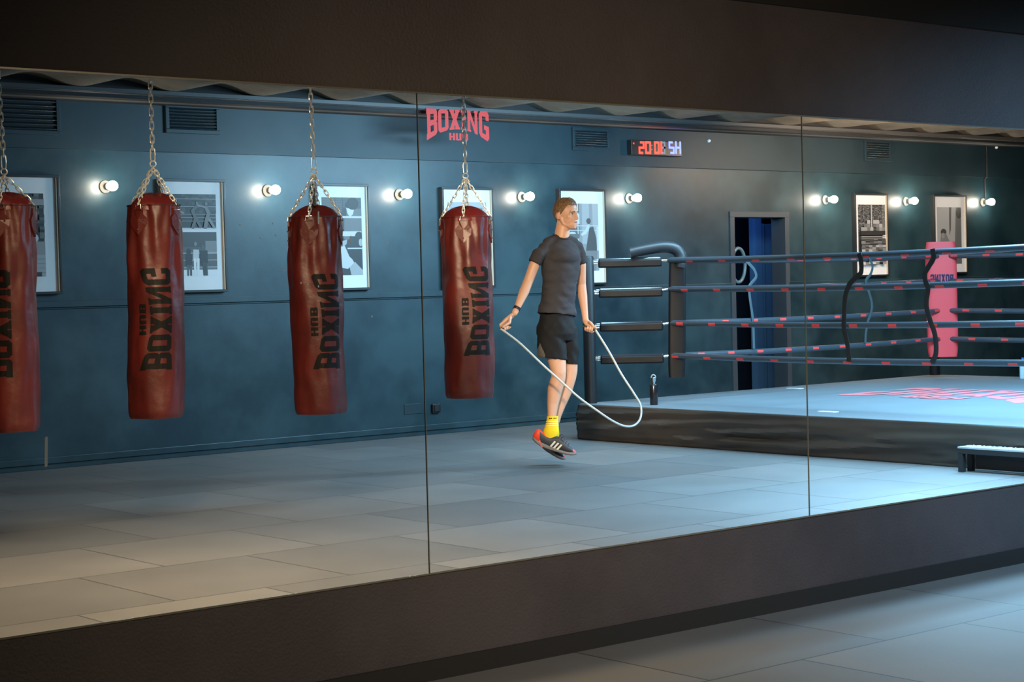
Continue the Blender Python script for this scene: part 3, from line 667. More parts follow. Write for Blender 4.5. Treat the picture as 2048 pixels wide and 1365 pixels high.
def rope(p, q, z, lo, hi, s0=.16):
    p = V((*p, z)); q = V((*q, z)); L = (q-p).length; st = [0.]; lab = []; x = s0
    while x+.09 < L: st += [x, x+.085]; lab.append(len(st)-2); x += .405
    st.append(L); fin = []; ml = []
    for k in range(len(st)-1):
        n = max(1, int((st[k+1]-st[k])/.12)); 
        for j in range(n): fin.append(st[k]+(st[k+1]-st[k])*j/n); ml.append(k in lab)
    fin.append(L)
    d = (q-p).normalized(); nn = 20; up = V((0, 0, 1)); sd = d.cross(up); R = []
    for s_ in fin:
        sag = -.018*math.sin(PI*s_/L); c = p+d*s_+up*sag
        R.append([c+(sd*math.cos(2*PI*j/nn)+up*math.sin(2*PI*j/nn))*.0265 for j in range(nn)])
    m1 = MB(); m1.rings(R)
    # print marks on both flanks
    for i in range(len(fin)-1):
        if ml[i]:
            for j in range(nn):
                a = 2*PI*(j+.5)/nn; side = math.cos(a)
                if abs(side) > .3 and lo < math.sin(a) < hi: m1.m[i*nn+j] = 1
    m1.build('rope', [M_ROPE, mat('rope_print', (.80, .06, .05), .5)], ring, smooth=True)
for k, z in enumerate(RZ):
    for i in range(4): rope(inner[i], inner[(i+1) % 4], z, *((((-.9, -.25), (-.9, -.15), (-.75, .2), (-.8, .0))[k]) if i == 3 else (-.35, .6)), .12+.07*k)
# turnbuckles with covers
for i in range(4):
    a = V((*posts[i], 0)); b = V((*inner[i], 0)); d = (b-a).normalized(); L = (b-a).length; R = Matrix.Rotation(math.atan2(d.y, d.x), 3, 'Z')
    for k, z in enumerate(RZ):
        zz = z+(-.012 if k else 0)
        m1 = MB(); m1.cyl(a+d*.05+V((0, 0, zz)), a+d*.13+V((0, 0, zz)), .010, n=10); m1.tube(link_pts(a+d*.085+V((0, 0, zz)), d, (0, 0, 1), .035, .018), .006, 8, closed=True); m1.cyl(a+d*(L-.12)+V((0, 0, zz)), b+V((0, 0, z)), .013, n=10)
        tb = m1.build('turnbuckle', M_CHROME, ring, smooth=True)
        m1 = MB(); m1.box(a+d*(L*.52)+V((0, 0, zz-.018)), (L*.78, .055, .075), R)
        m1.build('cover', M_VINYL, tb, bevel=.014)
        m1 = MB(); m1.box(a+d*(L*.52)+V((0, 0, zz+.020)), (L*.77, .048, .030), R)
        m1.build('cover_top', mat('glossy_vinyl', (.03, .034, .04), .12), tb, bevel=.013)
# black corner pad with its top roll folded over the first turnbuckle
c = V((*inner[0], 0)); nd = (V((*posts[0], 0))-c).normalized(); sd = V((-nd.y, nd.x, 0))
XP = c-nd*.01
def onPad(px, py, off=0.):
    d = ray(px, py); n_ = V((-CAMDIR.x, -CAMDIR.y, 0)); P = XP+n_*off; return EYE+d*((P-EYE).dot(n_)/d.dot(n_))
zt = onPad(1356, 516).z; zb = onPad(1352, 755).z; cb = onPad(1353, 740); ct = onPad(1355, 540)
pad = empty('corner_pad', onPad(1353, 755)); pad.parent = ring; pad.location = onPad(1353, 755)-wloc(ring)
bpy.context.view_layer.update()
def slab(mb, a, b, w, t, wd, td, n=10):
    R_ = []
    for i in range(n+1):
        p = V(a).lerp(V(b), i/n); k = 1-.10*abs(2*i/n-1)**8
        R_.append([p+wd*(w/2*k*(abs(math.cos(q))**.35*(1 if math.cos(q) > 0 else -1)))+td*(t/2*(abs(math.sin(q))**.5*(1 if math.sin(q) > 0 else -1))) for q in [2*PI*j/24 for j in range(24)]])
    mb.rings(R_)
wd = V((.7688, -.6395, 0)); td = V(CAMDIR)
mb = MB(); slab(mb, (cb.x, cb.y, zb), (ct.x, ct.y, zt), .158, .075, wd, td, 24); 
o = mb.build('pad_body', M_VINYL, pad, smooth=True)
mb = MB(); roll = spline([onPad(*p) for p in ((1358, 535), (1361, 514), (1354, 501), (1340, 495), (1322, 494), (1300, 497), (1278, 501), (1260, 505))], 5)
mb.tube(roll, [.062]*3+[.058]*2+[.055]*(len(roll)-5), 16); mb.build('pad_roll', mat('roll_vinyl', (.022, .024, .027), .42, spec=.4), pad, smooth=True)
# red corner pad with lettering
c = V((*inner[1], 0)); nd = V((-.72, -.69, 0)).normalized()
def onRed(px, py, off=0.):
    d = ray(px, py); P = c+nd*(off+.03); return EYE+d*((P-EYE).dot(nd)/d.dot(nd))
a = onRed(1886, 714); b = onRed(1881, 484); wdr = V((.69, -.72, 0))
pad2 = empty('corner_pad', a); pad2.parent = ring; pad2.location = a-wloc(ring); pad2['label'] = 'red corner pad'
mb = MB(); slab(mb, a, b, .325, .11, wdr, nd, 24); mb.build('pad_body', mat('red_vinyl', (.90, .075, .085), .38), pad2, smooth=True)
tl = onRed(1861, 549, .06); tr = onRed(1907, 549, .06); hh = onRed(1884, 548, .06).z-onRed(1884, 564, .06).z
wq, _w = word(BOX_W, .12); mb = MB(); W_ = (tr-tl).length
lay(mb, wq, lambda u, v, k: tr+(tl-tr)*u+V((0, 0, -hh*(1-v)))+nd*k, 1)
mb.build('lettering', mat('navy_ink', (.02, .025, .07), .6, spec=.2), pad2)
# canvas print, read from behind in the mirror
pc = onZ(1945, 789, PT); pe = onZ(1707, 788, PT); half = abs(pe.y-pc.y)
mb = MB(); LHc = .80
lay(mb, logo_quads(.7), lambda u, v, k: V((pc.x-.25+v*LHc, pc.y+(u-.5)*2*half*1.0, PT+.001+k*.5)))
mb.build('canvas_print', mat('canvas_print', (.80, .20, .22), .6), ring)
# spacer straps
M_STRAP = mat('strap_webbing', (.015, .014, .013), .6); M_STRAP_LIT = mat('strap_webbing_lit', (.05, .075, .085), .6)  # back straps carry their lit teal-grey tone as base colour
Xr, Yr_ = inner[0]
for pts, pl, m_ in (
    ([(1718, 507), (1722, 521), (1722, 545), (1713, 554), (1702, 565), (1697, 573), (1691, 591), (1689, 612), (1688, 638), (1688, 659), (1694, 685), (1698, 713), (1697, 724)], 'X', M_STRAP),
    ([(1865, 498), (1867, 516), (1857, 534), (1850, 547), (1851, 563), (1856, 576), (1853, 601), (1854, 619), (1861, 643), (1870, 671), (1872, 706), (1864, 726)], 'X', M_STRAP),
    ([(1738, 514), (1745, 533), (1741, 549), (1732, 563), (1740, 591), (1744, 610), (1742, 627), (1736, 643), (1732, 666), (1731, 686)], 'Y', M_STRAP_LIT),
    ([(1490, 520), (1502, 532), (1509, 541), (1512, 555), (1499, 572), (1499, 588), (1501, 605), (1506, 640), (1507, 665), (1508, 698)], 'Y', M_STRAP_LIT)):
    P = spline([(onX(x, y, Xr-.034) if pl == 'X' else onY(x, y, Yr_-.034)) for x, y in pts], 5)
    mb = MB(); mb.tube(P, .024 if pl == 'X' else .017, 10, flat=(((1, 0, 0) if pl == 'X' else (0, 1, 0)), .16)); mb.build('spacer_strap', m_, ring, smooth=True)

# ------------------------------------------------------------------ things on and by the ring
P = onZ(1308, 810, PT+.002); k = (P-EYE).dot(FW)/FPX
root = empty('drinking_bottle', P); tag(root, 'black steel drinking bottle standing on the corner of the ring canvas', 'bottle')
H = 44*k; r = 8*k
mb = MB(); mb.lathe([(r*.92, 0), (r, .006), (r, H*.9), (r*.8, H*.97), (r*.5, H)], P, 24); mb.build('body', mat('gloss_black', (.012, .012, .014), .22), root, smooth=True)
mb = MB(); mb.lathe([(r*.5, H), (r*.5, H+3*k), (r*.62, H+3*k), (r*.64, H+10*k), (r*.5, H+11*k)], P, 20); mb.build('cap', M_CHROME, root, smooth=True)
mb = MB(); mb.tube([P+V((math.cos(q)*r*.55*RT.x, math.cos(q)*r*.55*RT.y, H+10*k+r*.75*math.sin(q))) for q in [PI*j/10 for j in range(11)]], .006, 8); mb.build('loop', M_STEEL, root, smooth=True)
P = onZ(2046, 758, PT+.002); k = (P-EYE).dot(FW)/FPX; root = empty('water_bottle', P); tag(root, 'clear plastic water bottle with blue cap at the far right edge of the canvas', 'bottle')
M_PET = mat('clear_plastic', (.6, .75, .85), .15); mb = MB(); mb.lathe([(.03, 0), (.034, .01), (.034, .12), (.028, .15), (.034, .17), (.012, .2)], P, 20); mb.build('body', M_PET, root, smooth=True)
mb = MB(); mb.lathe([(.014, .2), (.014, .22), (.004, .222)], P, 14); mb.build('cap', mat('blue_cap', (.05, .25, .7), .4), root, smooth=True)
for (x, y, lb) in ((1590, 778, 'small white card on the canvas below the doorway'), (1656, 825, 'small white card near the front edge of the canvas')):
    P = onZ(x, y, PT); mb = MB(); mb.box(P+V((0, 0, .004)), (.07, .17, .006)); tag(mb.build('white_card', mat('white_card', (.9, .92, .95), .4)), lb, 'card')
# step
P = onZ(1921, 944, 0); k = (P-EYE).dot(FW)/FPX; hs = 51*k
root = empty('metal_step', P); tag(root, 'low black step with bright chequer plate top beside the ring', 'step')
sx, sy = .15, 1.0; P.x -= .03
mb = MB(); mb.bbox((P.x, P.y-sy, hs-.012), (P.x+sx, P.y, hs)); 
Rr = random.Random(2)
for i in range(22):
    for j in range(4):
        mb.box((P.x+.022+.040*j, P.y-.02-.045*i-(.02 if j % 2 else 0), hs+.0015), (.028, .008, .003), Matrix.Rotation(.78 if (i+j) % 2 else -.78, 3, 'Z'))
mb.build('tread', mat('chequer_plate', (.62, .65, .68), .38, .55), root)
mb = MB()
for y in (0, -sy+.03): mb.bbox((P.x, P.y+y-.03, hs-.05), (P.x+sx, P.y+y, hs-.012))
for x in (0, sx-.03): mb.bbox((P.x+x, P.y-sy+.03, hs-.05), (P.x+x+.03, P.y-.03, hs-.012))
mb.build('frame', M_BLACK, root)
for x in (0, sx-.04):
    for y in (0, -sy+.04): mb = MB(); mb.bbox((P.x+x+.001, P.y+y-.041, 0), (P.x+x+.041-.002, P.y+y-.001, hs-.051)); mb.build('leg', M_BLACK, root)
mb = MB(); mb.bbox((P.x+.10, P.y-sy+.04, .02), (P.x+.125, P.y-.08, hs-.012)); mb.build('side_panel', M_BLACK, root)

# ------------------------------------------------------------------ the athlete
PB = onZ(1112, 932, 0)
_h = V((PB.x, PB.y, 0)).normalized(); DC = -_h; RR = V((_h.y, -_h.x, 0))
def M(px, py, d=0.):
    r_ = ray(px, py); P = PB+DC*d
    return EYE+r_*((P-EYE).dot(DC)/r_.dot(DC))
MPX = (PB-EYE).dot(FW)/FPX       # metres per photo pixel at the athlete
def fr(deg): a = math.radians(deg); return RR*math.cos(a)+DC*math.sin(a), RR*math.sin(a)-DC*math.cos(a)
BF, BL = fr(50)                  # body: forward, towards his left
HF, HL = fr(33)                  # head
ZU = V((0, 0, 1))
def voxel(mb, name, size, smooth, mats, parent=None, fac=.5, disp=None):
    o = mb.build(name+'_src', mats[0]); 
    for p in o.data.polygons: p.use_smooth = True
    m = o.modifiers.new('r', 'REMESH'); m.mode = 'VOXEL'; m.voxel_size = size; m.use_smooth_shade = True
    m = o.modifiers.new('s', 'SMOOTH'); m.factor = fac; m.iterations = smooth
    bpy.context.view_layer.update(); dg = bpy.context.evaluated_depsgraph_get()
    me = bpy.data.meshes.new_from_object(o.evaluated_get(dg)); bpy.data.objects.remove(o)
    me.name = name
    if disp:
        nv = len(me.vertices); co = [0.]*(3*nv); no = [0.]*(3*nv)
        me.vertices.foreach_get('co', co); me.vertices.foreach_get('normal', no)
        for i in range(nv): co[3*i:3*i+3] = disp(V(co[3*i:3*i+3]), V(no[3*i:3*i+3]))
        me.vertices.foreach_set('co', co); me.update()
    me.materials.clear()
    for q in mats: me.materials.append(q)
    ob = bpy.data.objects.new(name, me); COL.objects.link(ob)
    if parent is not None: ob.parent = parent; ob.location = -wloc(parent)
    me.polygons.foreach_set('use_smooth', [True]*len(me.polygons))
    return ob
M_SKIN = mat('skin', (.60, .34, .23), .48, sss=.15, bump=.05, bscale=60)
M_LIP = mat('lips', (.45, .17, .14), .45); M_DARKL = mat('mouth_line', (.10, .03, .03), .6)
M_SHIRT = mat('charcoal_tee', (.040, .037, .042), .85, spec=.2, bump=.12, bscale=140)
M_SHORT = mat('black_shorts', (.010, .010, .011), .8, spec=.2, bump=.08, bscale=120)
HC = M(1132.5, 429.5, 0)
def Hh(f, l, u): return HC+HF*f+HL*l+ZU*u
def hell(mb, c, r): mb.ell(Hh(*c), (HF*r[0], HL*r[1], ZU*r[2]), 28, 18)
body = MB()
# head
hell(body, (-.010, 0, .026), (.098, .077, .090)); hell(body, (.026, 0, -.035), (.066, .061, .074)); hell(body, (.045, 0, .045), (.046, .060, .052))
hell(body, (.066, 0, -.101), (.022, .026, .018)); hell(body, (.056, 0, -.080), (.036, .042, .034))
for s in (-1, 1):
    body.cap(Hh(.055, s*.020, -.100), Hh(.004, s*.046, -.070), .016, .018, 12); body.cap(Hh(.004, s*.046, -.070), Hh(-.012, s*.054, -.03), .018, .020, 12); body.cap(Hh(.04, s*.03, -.085), Hh(.02, s*.042, -.045), .018, .022, 12)
    hell(body, (.050, s*.038, -.020), (.022, .024, .028)); body.cap(Hh(.087, s*.012, .020), Hh(.074, s*.046, .022), .010, .009, 12)
    hell(body, (.090, s*.010, -.037), (.010, .008, .008))
body.cap(Hh(.088, 0, .008), Hh(.103, 0, -.030), .0075, .011, 14); hell(body, (.105, 0, -.035), (.011, .010, .009))
hell(body, (.084, 0, -.059), (.014, .024, .010)); hell(body, (.0835, 0, -.070), (.012, .019, .007)); hell(body, (.078, 0, -.066), (.014, .03, .02))
# neck and upper chest inside the shirt
nb = M(1123, 478, -.01); body.cap(Hh(-.022, 0, -.045), nb, .054, .062, 24)
body.cap(nb, M(1096, 496, .07), .045, .03, 16); body.cap(nb, M(1148, 494, -.07), .045, .03, 16)
body.cap(M(1122, 500, 0), M(1115, 640, 0), .085, .085, 24)
# arms
def limb3(mb, pts): 
    for (p, r), (q, s) in zip(pts, pts[1:]): mb.cap(p, q, r, s, 20)
Wn = M(1029, 627, .27); Wf = M(1171, 640, -.17)
limb3(body, [(M(1088, 508, .10), .030), (M(1076, 519, .13), .038), (M(1069, 530, .145), .043), (M(1057, 562, .17), .039), (M(1048, 584, .20), .040), (M(1036, 612, .25), .027), (Wn, .0235)])
limb3(body, [(M(1152, 508, -.10), .030), (M(1158, 518, -.13), .036), (M(1162, 530, -.15), .041), (M(1163, 568, -.19), .036), (M(1165, 592, -.19), .038), (M(1169, 622, -.18), .028), (Wf, .0245)])
# hands
def hand(mb, W, C, K, h, thumb, curl, hr=.017):
    """W wrist, C centre of the grip on the handle, K knuckle centre, h handle axis (towards the index side)"""
    h = h.normalized(); e1 = (K-C); e1 = (e1-h*e1.dot(h)).normalized(); e2 = h.cross(e1)*curl
    hw = (K-W).normalized()
    for i, (off, fr_) in enumerate(((.030, .0100), (.010, .0102), (-.010, .0098), (-.029, .0086))):
        b = W.lerp(K, .15)+h*off*.55; k0 = C+h*off+e1*(hr+.014)
        mb.cap(b, k0, .0155, .0125, 12)
        ln = (1., 1.06, 1., .85)[i]; prev = k0; pr = fr_*1.12
        for j, a in enumerate((55, 120, 175, 215)):
            a = math.radians(a*ln); R_ = hr+.009-.002*j*.5
            p = C+h*off+(e1*math.cos(a)+e2*math.sin(a))*R_; mb.cap(prev, p, pr, fr_*(1-.06*j), 10); prev = p; pr = fr_*(1-.06*j)
    mb.ell(W.lerp(K, .5), ((K-W)*.62, h*.036, hw.cross(h).normalized()*.017), 20, 12)
    b = W.lerp(K, .22)+h*.020; prev = b; pr = .0145
    for p, r in thumb: mb.cap(prev, p, pr, r, 12); prev = p; pr = r
hn = RR*-.74+ZU*-.30+DC*.60; hn.normalize(); Cn = M(1011.5, 653.5, .31); Kn = M(1007, 644, .285)
hand(body, Wn, Cn, Kn, hn, [(M(1019, 646, .325), .0125), (M(1011, 651, .345), .0105), (M(1006, 655, .35), .0085)], 1)
hf_ = RR*.90+ZU*-.28+DC*.32; hf_.normalize(); Cf = M(1179, 657, -.13); Kf = M(1177, 654, -.16)
hand(body, Wf, Cf, Kf, hf_, [(M(1181, 646, -.12), .0120), (M(1187, 653, -.10), .0100), (M(1193, 657, -.09), .0080)], -1)
# legs
An = M(1104, 842, .06); Af = M(1112, 842, -.06)
limb3(body, [(M(1104, 660, .05), .085), (M(1112, 710, .06), .079), (M(1117, 742, .07), .062), (M(1117, 755, .065), .058), (M(1110, 779, .05), .060), (M(1106, 806, .05), .047), (M(1104, 830, .06), .036), (An, .035)])
limb3(body, [(M(1130, 660, -.07), .085), (M(1138, 712, -.07), .070), (M(1141, 742, -.07), .056), (M(1139, 757, -.07), .052), (M(1131, 782, -.08), .054), (M(1121, 810, -.07), .042), (M(1114, 832, -.06), .034), (Af, .033)])
body.ell(M(1120, 746, .098), (RR*.030, DC*.032, ZU*.042), 16, 10)
def carve(co, n):
    for s in (-1, 1):
        e = Hh(.083, s*.031, .000); d = (co-e); q = d.dot(HL)/.019; w = d.dot(ZU)/.013; z = d.dot(HF)/.03
        k = math.exp(-(q*q+w*w)-z*z*.3); co = co-HF*.0135*k
    # mouth line
    d = co-Hh(.095, 0, -.0645); q = d.dot(HL)/.022; w = d.dot(ZU)/.0028; z = d.dot(HF)/.03
    co = co-HF*.005*math.exp(-(q*q*q*q+w*w)-z*z)
    return co
person = empty('person', PB); tag(person, 'man skipping rope in mid-jump, in charcoal t-shirt, black shorts and yellow socks', 'person')
skin = voxel(body, 'body', .0042, 3, [M_SKIN, M_LIP, M_DARKL], person, .5, carve)
me = skin.data; off = wloc(person)
for p in me.polygons:
    d = p.center-Hh(.095, 0, -.0645); a, b, c = d.dot(HL), d.dot(ZU), d.dot(HF)
    if abs(c) < .03 and abs(a) < .020:
        if abs(b) < .0022 and abs(a) < .021: p.material_index = 2
        elif -.010*(1-abs(a)/.03) < b < .008*(1-abs(a)/.03): p.material_index = 1
# eyes and brows
for s in (-1, 1):
    eye = MB(); ec = Hh(.0655, s*.031, .001); eye.sph(ec, .0108, 20, 14); eo = eye.build('eye', mat('eye_white', (.62, .58, .54), .3), skin, smooth=True); eo.location = (0, 0, 0)
    ir = MB(); dirn = (HF+HL*.10).normalized(); ir.ell(ec+dirn*.0090, (HL*.0055, ZU*.0055, HF*.003), 16, 8); io = ir.build('iris', mat('iris', (.03, .025, .02), .2), skin, smooth=True); io.location = (0, 0, 0)
    br = MB(); br.tube(spline([Hh(.0935, s*.013, .0160), Hh(.0925, s*.024, .0205), Hh(.0855, s*.036, .0205), Hh(.0750, s*.046, .0150)], 4), [.0042]*9+[.0034]*2+[.002]*2, 8, flat=((0, 0, 1), .6)); bo = br.build('eyebrow', mat('brow_hair', (.075, .04, .02), .8), skin, smooth=True); bo.location = (0, 0, 0)
    ls = MB(); ls.tube(spline([Hh(.0745, s*.018, .0035), Hh(.0785, s*.030, .0085), Hh(.070, s*.043, .002)], 4), .0022, 6); lo = ls.build('eyelid', mat('lid', (.22, .11, .075), .6), skin, smooth=True); lo.location = (0, 0, 0)
    # ear
    ea = MB(); c = Hh(-.014, s*.079, -.008); o1 = (HL*s*.45-HF*.9).normalized(); pts = []
    E1 = (HF*.25+ZU*.97).normalized(); E2 = (-HF*.85+HL*s*.52).normalized()
    for q in range(15):
        a = math.radians(-80+q*250/14); pts.append(c+E1*.027*math.sin(a)+E2*.017*math.cos(a)*(1 if math.cos(a) > 0 else .6))
    ea.tube(spline(pts, 2), .0048, 8); ea.ell(c+E1*-.001, (E1*.024, E2*.014, E1.cross(E2)*.0045), 16, 10); ea.sph(c-E1*.025+E2*.001, .0078, 12, 8)
    eo = ea.build('ear', mat('ear_skin', (.62, .31, .22), .5, sss=.2), skin, smooth=True); eo.location = (0, 0, 0)
# hair
hr = MB(); HN, HK = 240, 150; R_ = []; keep = []
def hair_pt(a, e):
    # a azimuth (0 = forward, + towards his left), e elevation
    d = V((math.cos(e)*math.cos(a), math.cos(e)*math.sin(a), math.sin(e)))
    p = V((-.012+d.x*.101, d.y*.080, .029+d.z*.092))
    top = max(0., (p.z-.060)/.06); top = min(1, top)
    fr_ = max(0, p.x/.09)
    thick = .0035+.011*top+.026*top*fr_
    nz = noise.noise(V((p.x*38, p.y*70, p.z*30)))+.6*noise.noise(V((p.x*90, p.y*160, p.z*60)))
    thick += nz*(.0012+.0055*top)
    return p+d*thick
def hline(a):
    t = abs(a)
    if t < .75: return .072+.004*math.cos(t*9)
    if t < 1.15: return .072-(t-.75)/.4*.040
    if t < 1.5: return .032-(t-1.15)/.35*.040
    if t < 1.62: return -.008
    if t < 1.95: return .018
    return .018-(t-1.95)/(PI-1.95)*.085
vs = []; idx = {}
for i in range(HN):
    a = -PI+2*PI*i/HN
    for j in range(HK):
        e = -PI/2*.75+PI/2*1.75*j/(HK-1); idx[i, j] = len(vs); p = hair_pt(a, e); vs.append(p)
fs = []
for i in range(HN):
    for j in range(HK-1):
        q = [idx[i, j], idx[(i+1) % HN, j], idx[(i+1) % HN, j+1], idx[i, j+1]]; c = sum((vs[k] for k in q), V((0, 0, 0)))/4
        a = math.atan2(c.y, c.x+.012)
        if c.z > hline(a): fs.append(q)
hr.v = [Hh(*p) for p in vs]; hr.f = fs; hr.m = [0]*len(fs)
ho = hr.build('hair', mat('brown_hair', (.19, .105, .05), .6, bump=.4, bscale=140, var=.5, vscale=70), skin, smooth=True); ho.location = (0, 0, 0)
sm = ho.modifiers.new('t', 'SOLIDIFY'); sm.thickness = .006; sm.offset = -1

# shirt
def oval(c, a, b, n=40, tilt=0., ft=0.): return [c+BL*a*math.cos(2*PI*j/n)+BF*b*math.sin(2*PI*j/n)+ZU*(-tilt*math.cos(2*PI*j/n)+ft*math.sin(2*PI*j/n)) for j in range(n)]
sh = MB()
sh.rings([oval(M(cx, cy, 0), a, b, tilt=t if cy > 600 else 0, ft=t if cy < 480 else 0) for cx, cy, a, b, t in ((1122.5, 473, .062, .064, -.024), (1122, 482, .095, .072, -.0), (1122, 489, .145, .085, -.0), (1122, 503, .172, .105, -.0), (1122, 522, .180, .120, 0), (1121, 545, .168, .122, 0), (1119, 570, .152, .115, 0), (1117, 592, .147, .112, 0), (1114.5, 612, .160, .120, 0), (1113, 630.5, .172, .132, .02))])
sh.ell(M(1122, 514, .02), (BL*.165, BF*.128, ZU*.085), 30, 18)
sh.cap(M(1122, 486, 0), M(1090, 496, .09), .056, .050, 20); sh.cap(M(1124, 486, 0), M(1153, 494, -.10), .058, .052, 20)
sh.cap(M(1119, 478, .0), M(1096, 486, .06), .044, .046, 20); sh.cap(M(1128, 478, .0), M(1147, 486, -.07), .044, .046, 20)
def sleeve(mb, pts):
    R_ = []
    for k, (p, r) in enumerate(pts):
        t = (pts[min(k+1, len(pts)-1)][0]-pts[max(k-1, 0)][0]).normalized(); e1 = t.cross(V((.3, .5, .1))).normalized(); e2 = t.cross(e1)
        R_.append([p+(e1*math.cos(2*PI*j/28)+e2*math.sin(2*PI*j/28))*r for j in range(28)])
    mb.rings(R_)
sleeve(sh, [(M(1104, 494, .06), .036), (M(1091, 500, .095), .050), (M(1078, 510, .13), .057), (M(1068, 527, .15), .054)])
sleeve(sh, [(M(1148, 487, -.09), .045), (M(1154, 499, -.11), .051), (M(1158, 509, -.13), .056), (M(1162, 527, -.15), .050)])
sh.cap(M(1088, 504, .10), M(1093, 512, .09), .047, .050, 20); sh.cap(M(1153, 502, -.10), M(1150, 509, -.10), .048, .050, 20)
def wr(co, n):
    h = (co-M(1113, 632, 0)).dot(ZU); low = max(0, 1-h/.42)
    a = noise.noise(V((co.dot(BL)*6, co.dot(BF)*6, co.z*26)))*.5+noise.noise(V((co.dot(BL)*14+co.z*16, co.dot(BF)*12, co.z*12)))*.6+.35*noise.noise(V((co.dot(BL)*20-co.z*30, co.dot(BF)*20, co.z*10+4)))
    return co+n*a*(.006+.009*low)
shirt = voxel(sh, 't_shirt', .006, 14, [M_SHIRT], person, .5, wr)
nk = MB(); nc = M(1122.8, 472.8, 0); nk.tube([nc+BL*.0635*math.cos(q)+BF*(.0655*math.sin(q))+ZU*(-.024*math.sin(q)+.001) for q in [2*PI*j/32 for j in range(32)]], .0045, 8, closed=True)
nko = nk.build('neckband', M_SHIRT, shirt, smooth=True); nko.location = (0, 0, 0)
# shorts
so_ = MB()
so_.rings([oval(M(cx, cy, 0), a, b) for cx, cy, a, b in ((1114, 628, .146, .106), (1113, 640, .154, .116), (1112, 652, .166, .132), (1112, 668, .168, .14), (1113, 682, .15, .12))])
def leg(mb, rows, n=36):
    mb.rings([[c+RR*a*math.cos(2*PI*j/n)+DC*b*math.sin(2*PI*j/n)+ZU*t*math.cos(2*PI*j/n) for j in range(n)] for c, a, b, t in rows])
leg(so_, [(M(1101, 655, .05), .105, .095, 0), (M(1102, 680, .055), .112, .098, 0), (M(1104, 700, .06), .117, .098, -.008), (M(1105, 717, .06), .120, .096, -.016)])
leg(so_, [(M(1134, 655, -.05), .082, .09, 0), (M(1138, 690, -.06), .076, .088, 0), (M(1140, 712, -.065), .070, .085, -.006), (M(1141, 727, -.065), .066, .082, -.012)])
def wr2(co, n):
    a = noise.noise(V((co.dot(RR)*15+co.z*9, co.dot(DC)*8, co.z*8)))+.5*noise.noise(V((co.dot(RR)*30-co.z*22, co.dot(DC)*18, co.z*9)))
    return co+n*a*.009
shorts = voxel(so_, 'shorts', .006, 7, [M_SHORT, mat('shorts_lining', (.11, .10, .085), .8)], person, .5, wr2)
for p in shorts.data.polygons:
    c = p.center; r_ = (c-M(1081, 716, .06)); a = r_.dot(RR)/MPX; u = r_.dot(ZU)/MPX
    if c.dot(DC) > M(1081, 716, 0).dot(DC)-.03 and a < 9 and -6 < u < 30*(1-abs(a+0)/12.): p.material_index = 1
# watch
wt = MB(); w0 = M(1033.5, 617, .256); wdv = (Wn-M(1036, 612, .25)).normalized(); e1 = wdv.cross(ZU).normalized(); e2 = wdv.cross(e1)
wt.rings([[w0+wdv*z+(e1*math.cos(q)+e2*math.sin(q))*(.0295+(.002 if abs(z) < .008 else 0)) for q in [2*PI*j/28 for j in range(28)]] for z in (-.011, -.008, .008, .011)], cap=False)
wo = wt.build('wristwatch', M_SATIN, person, smooth=True)
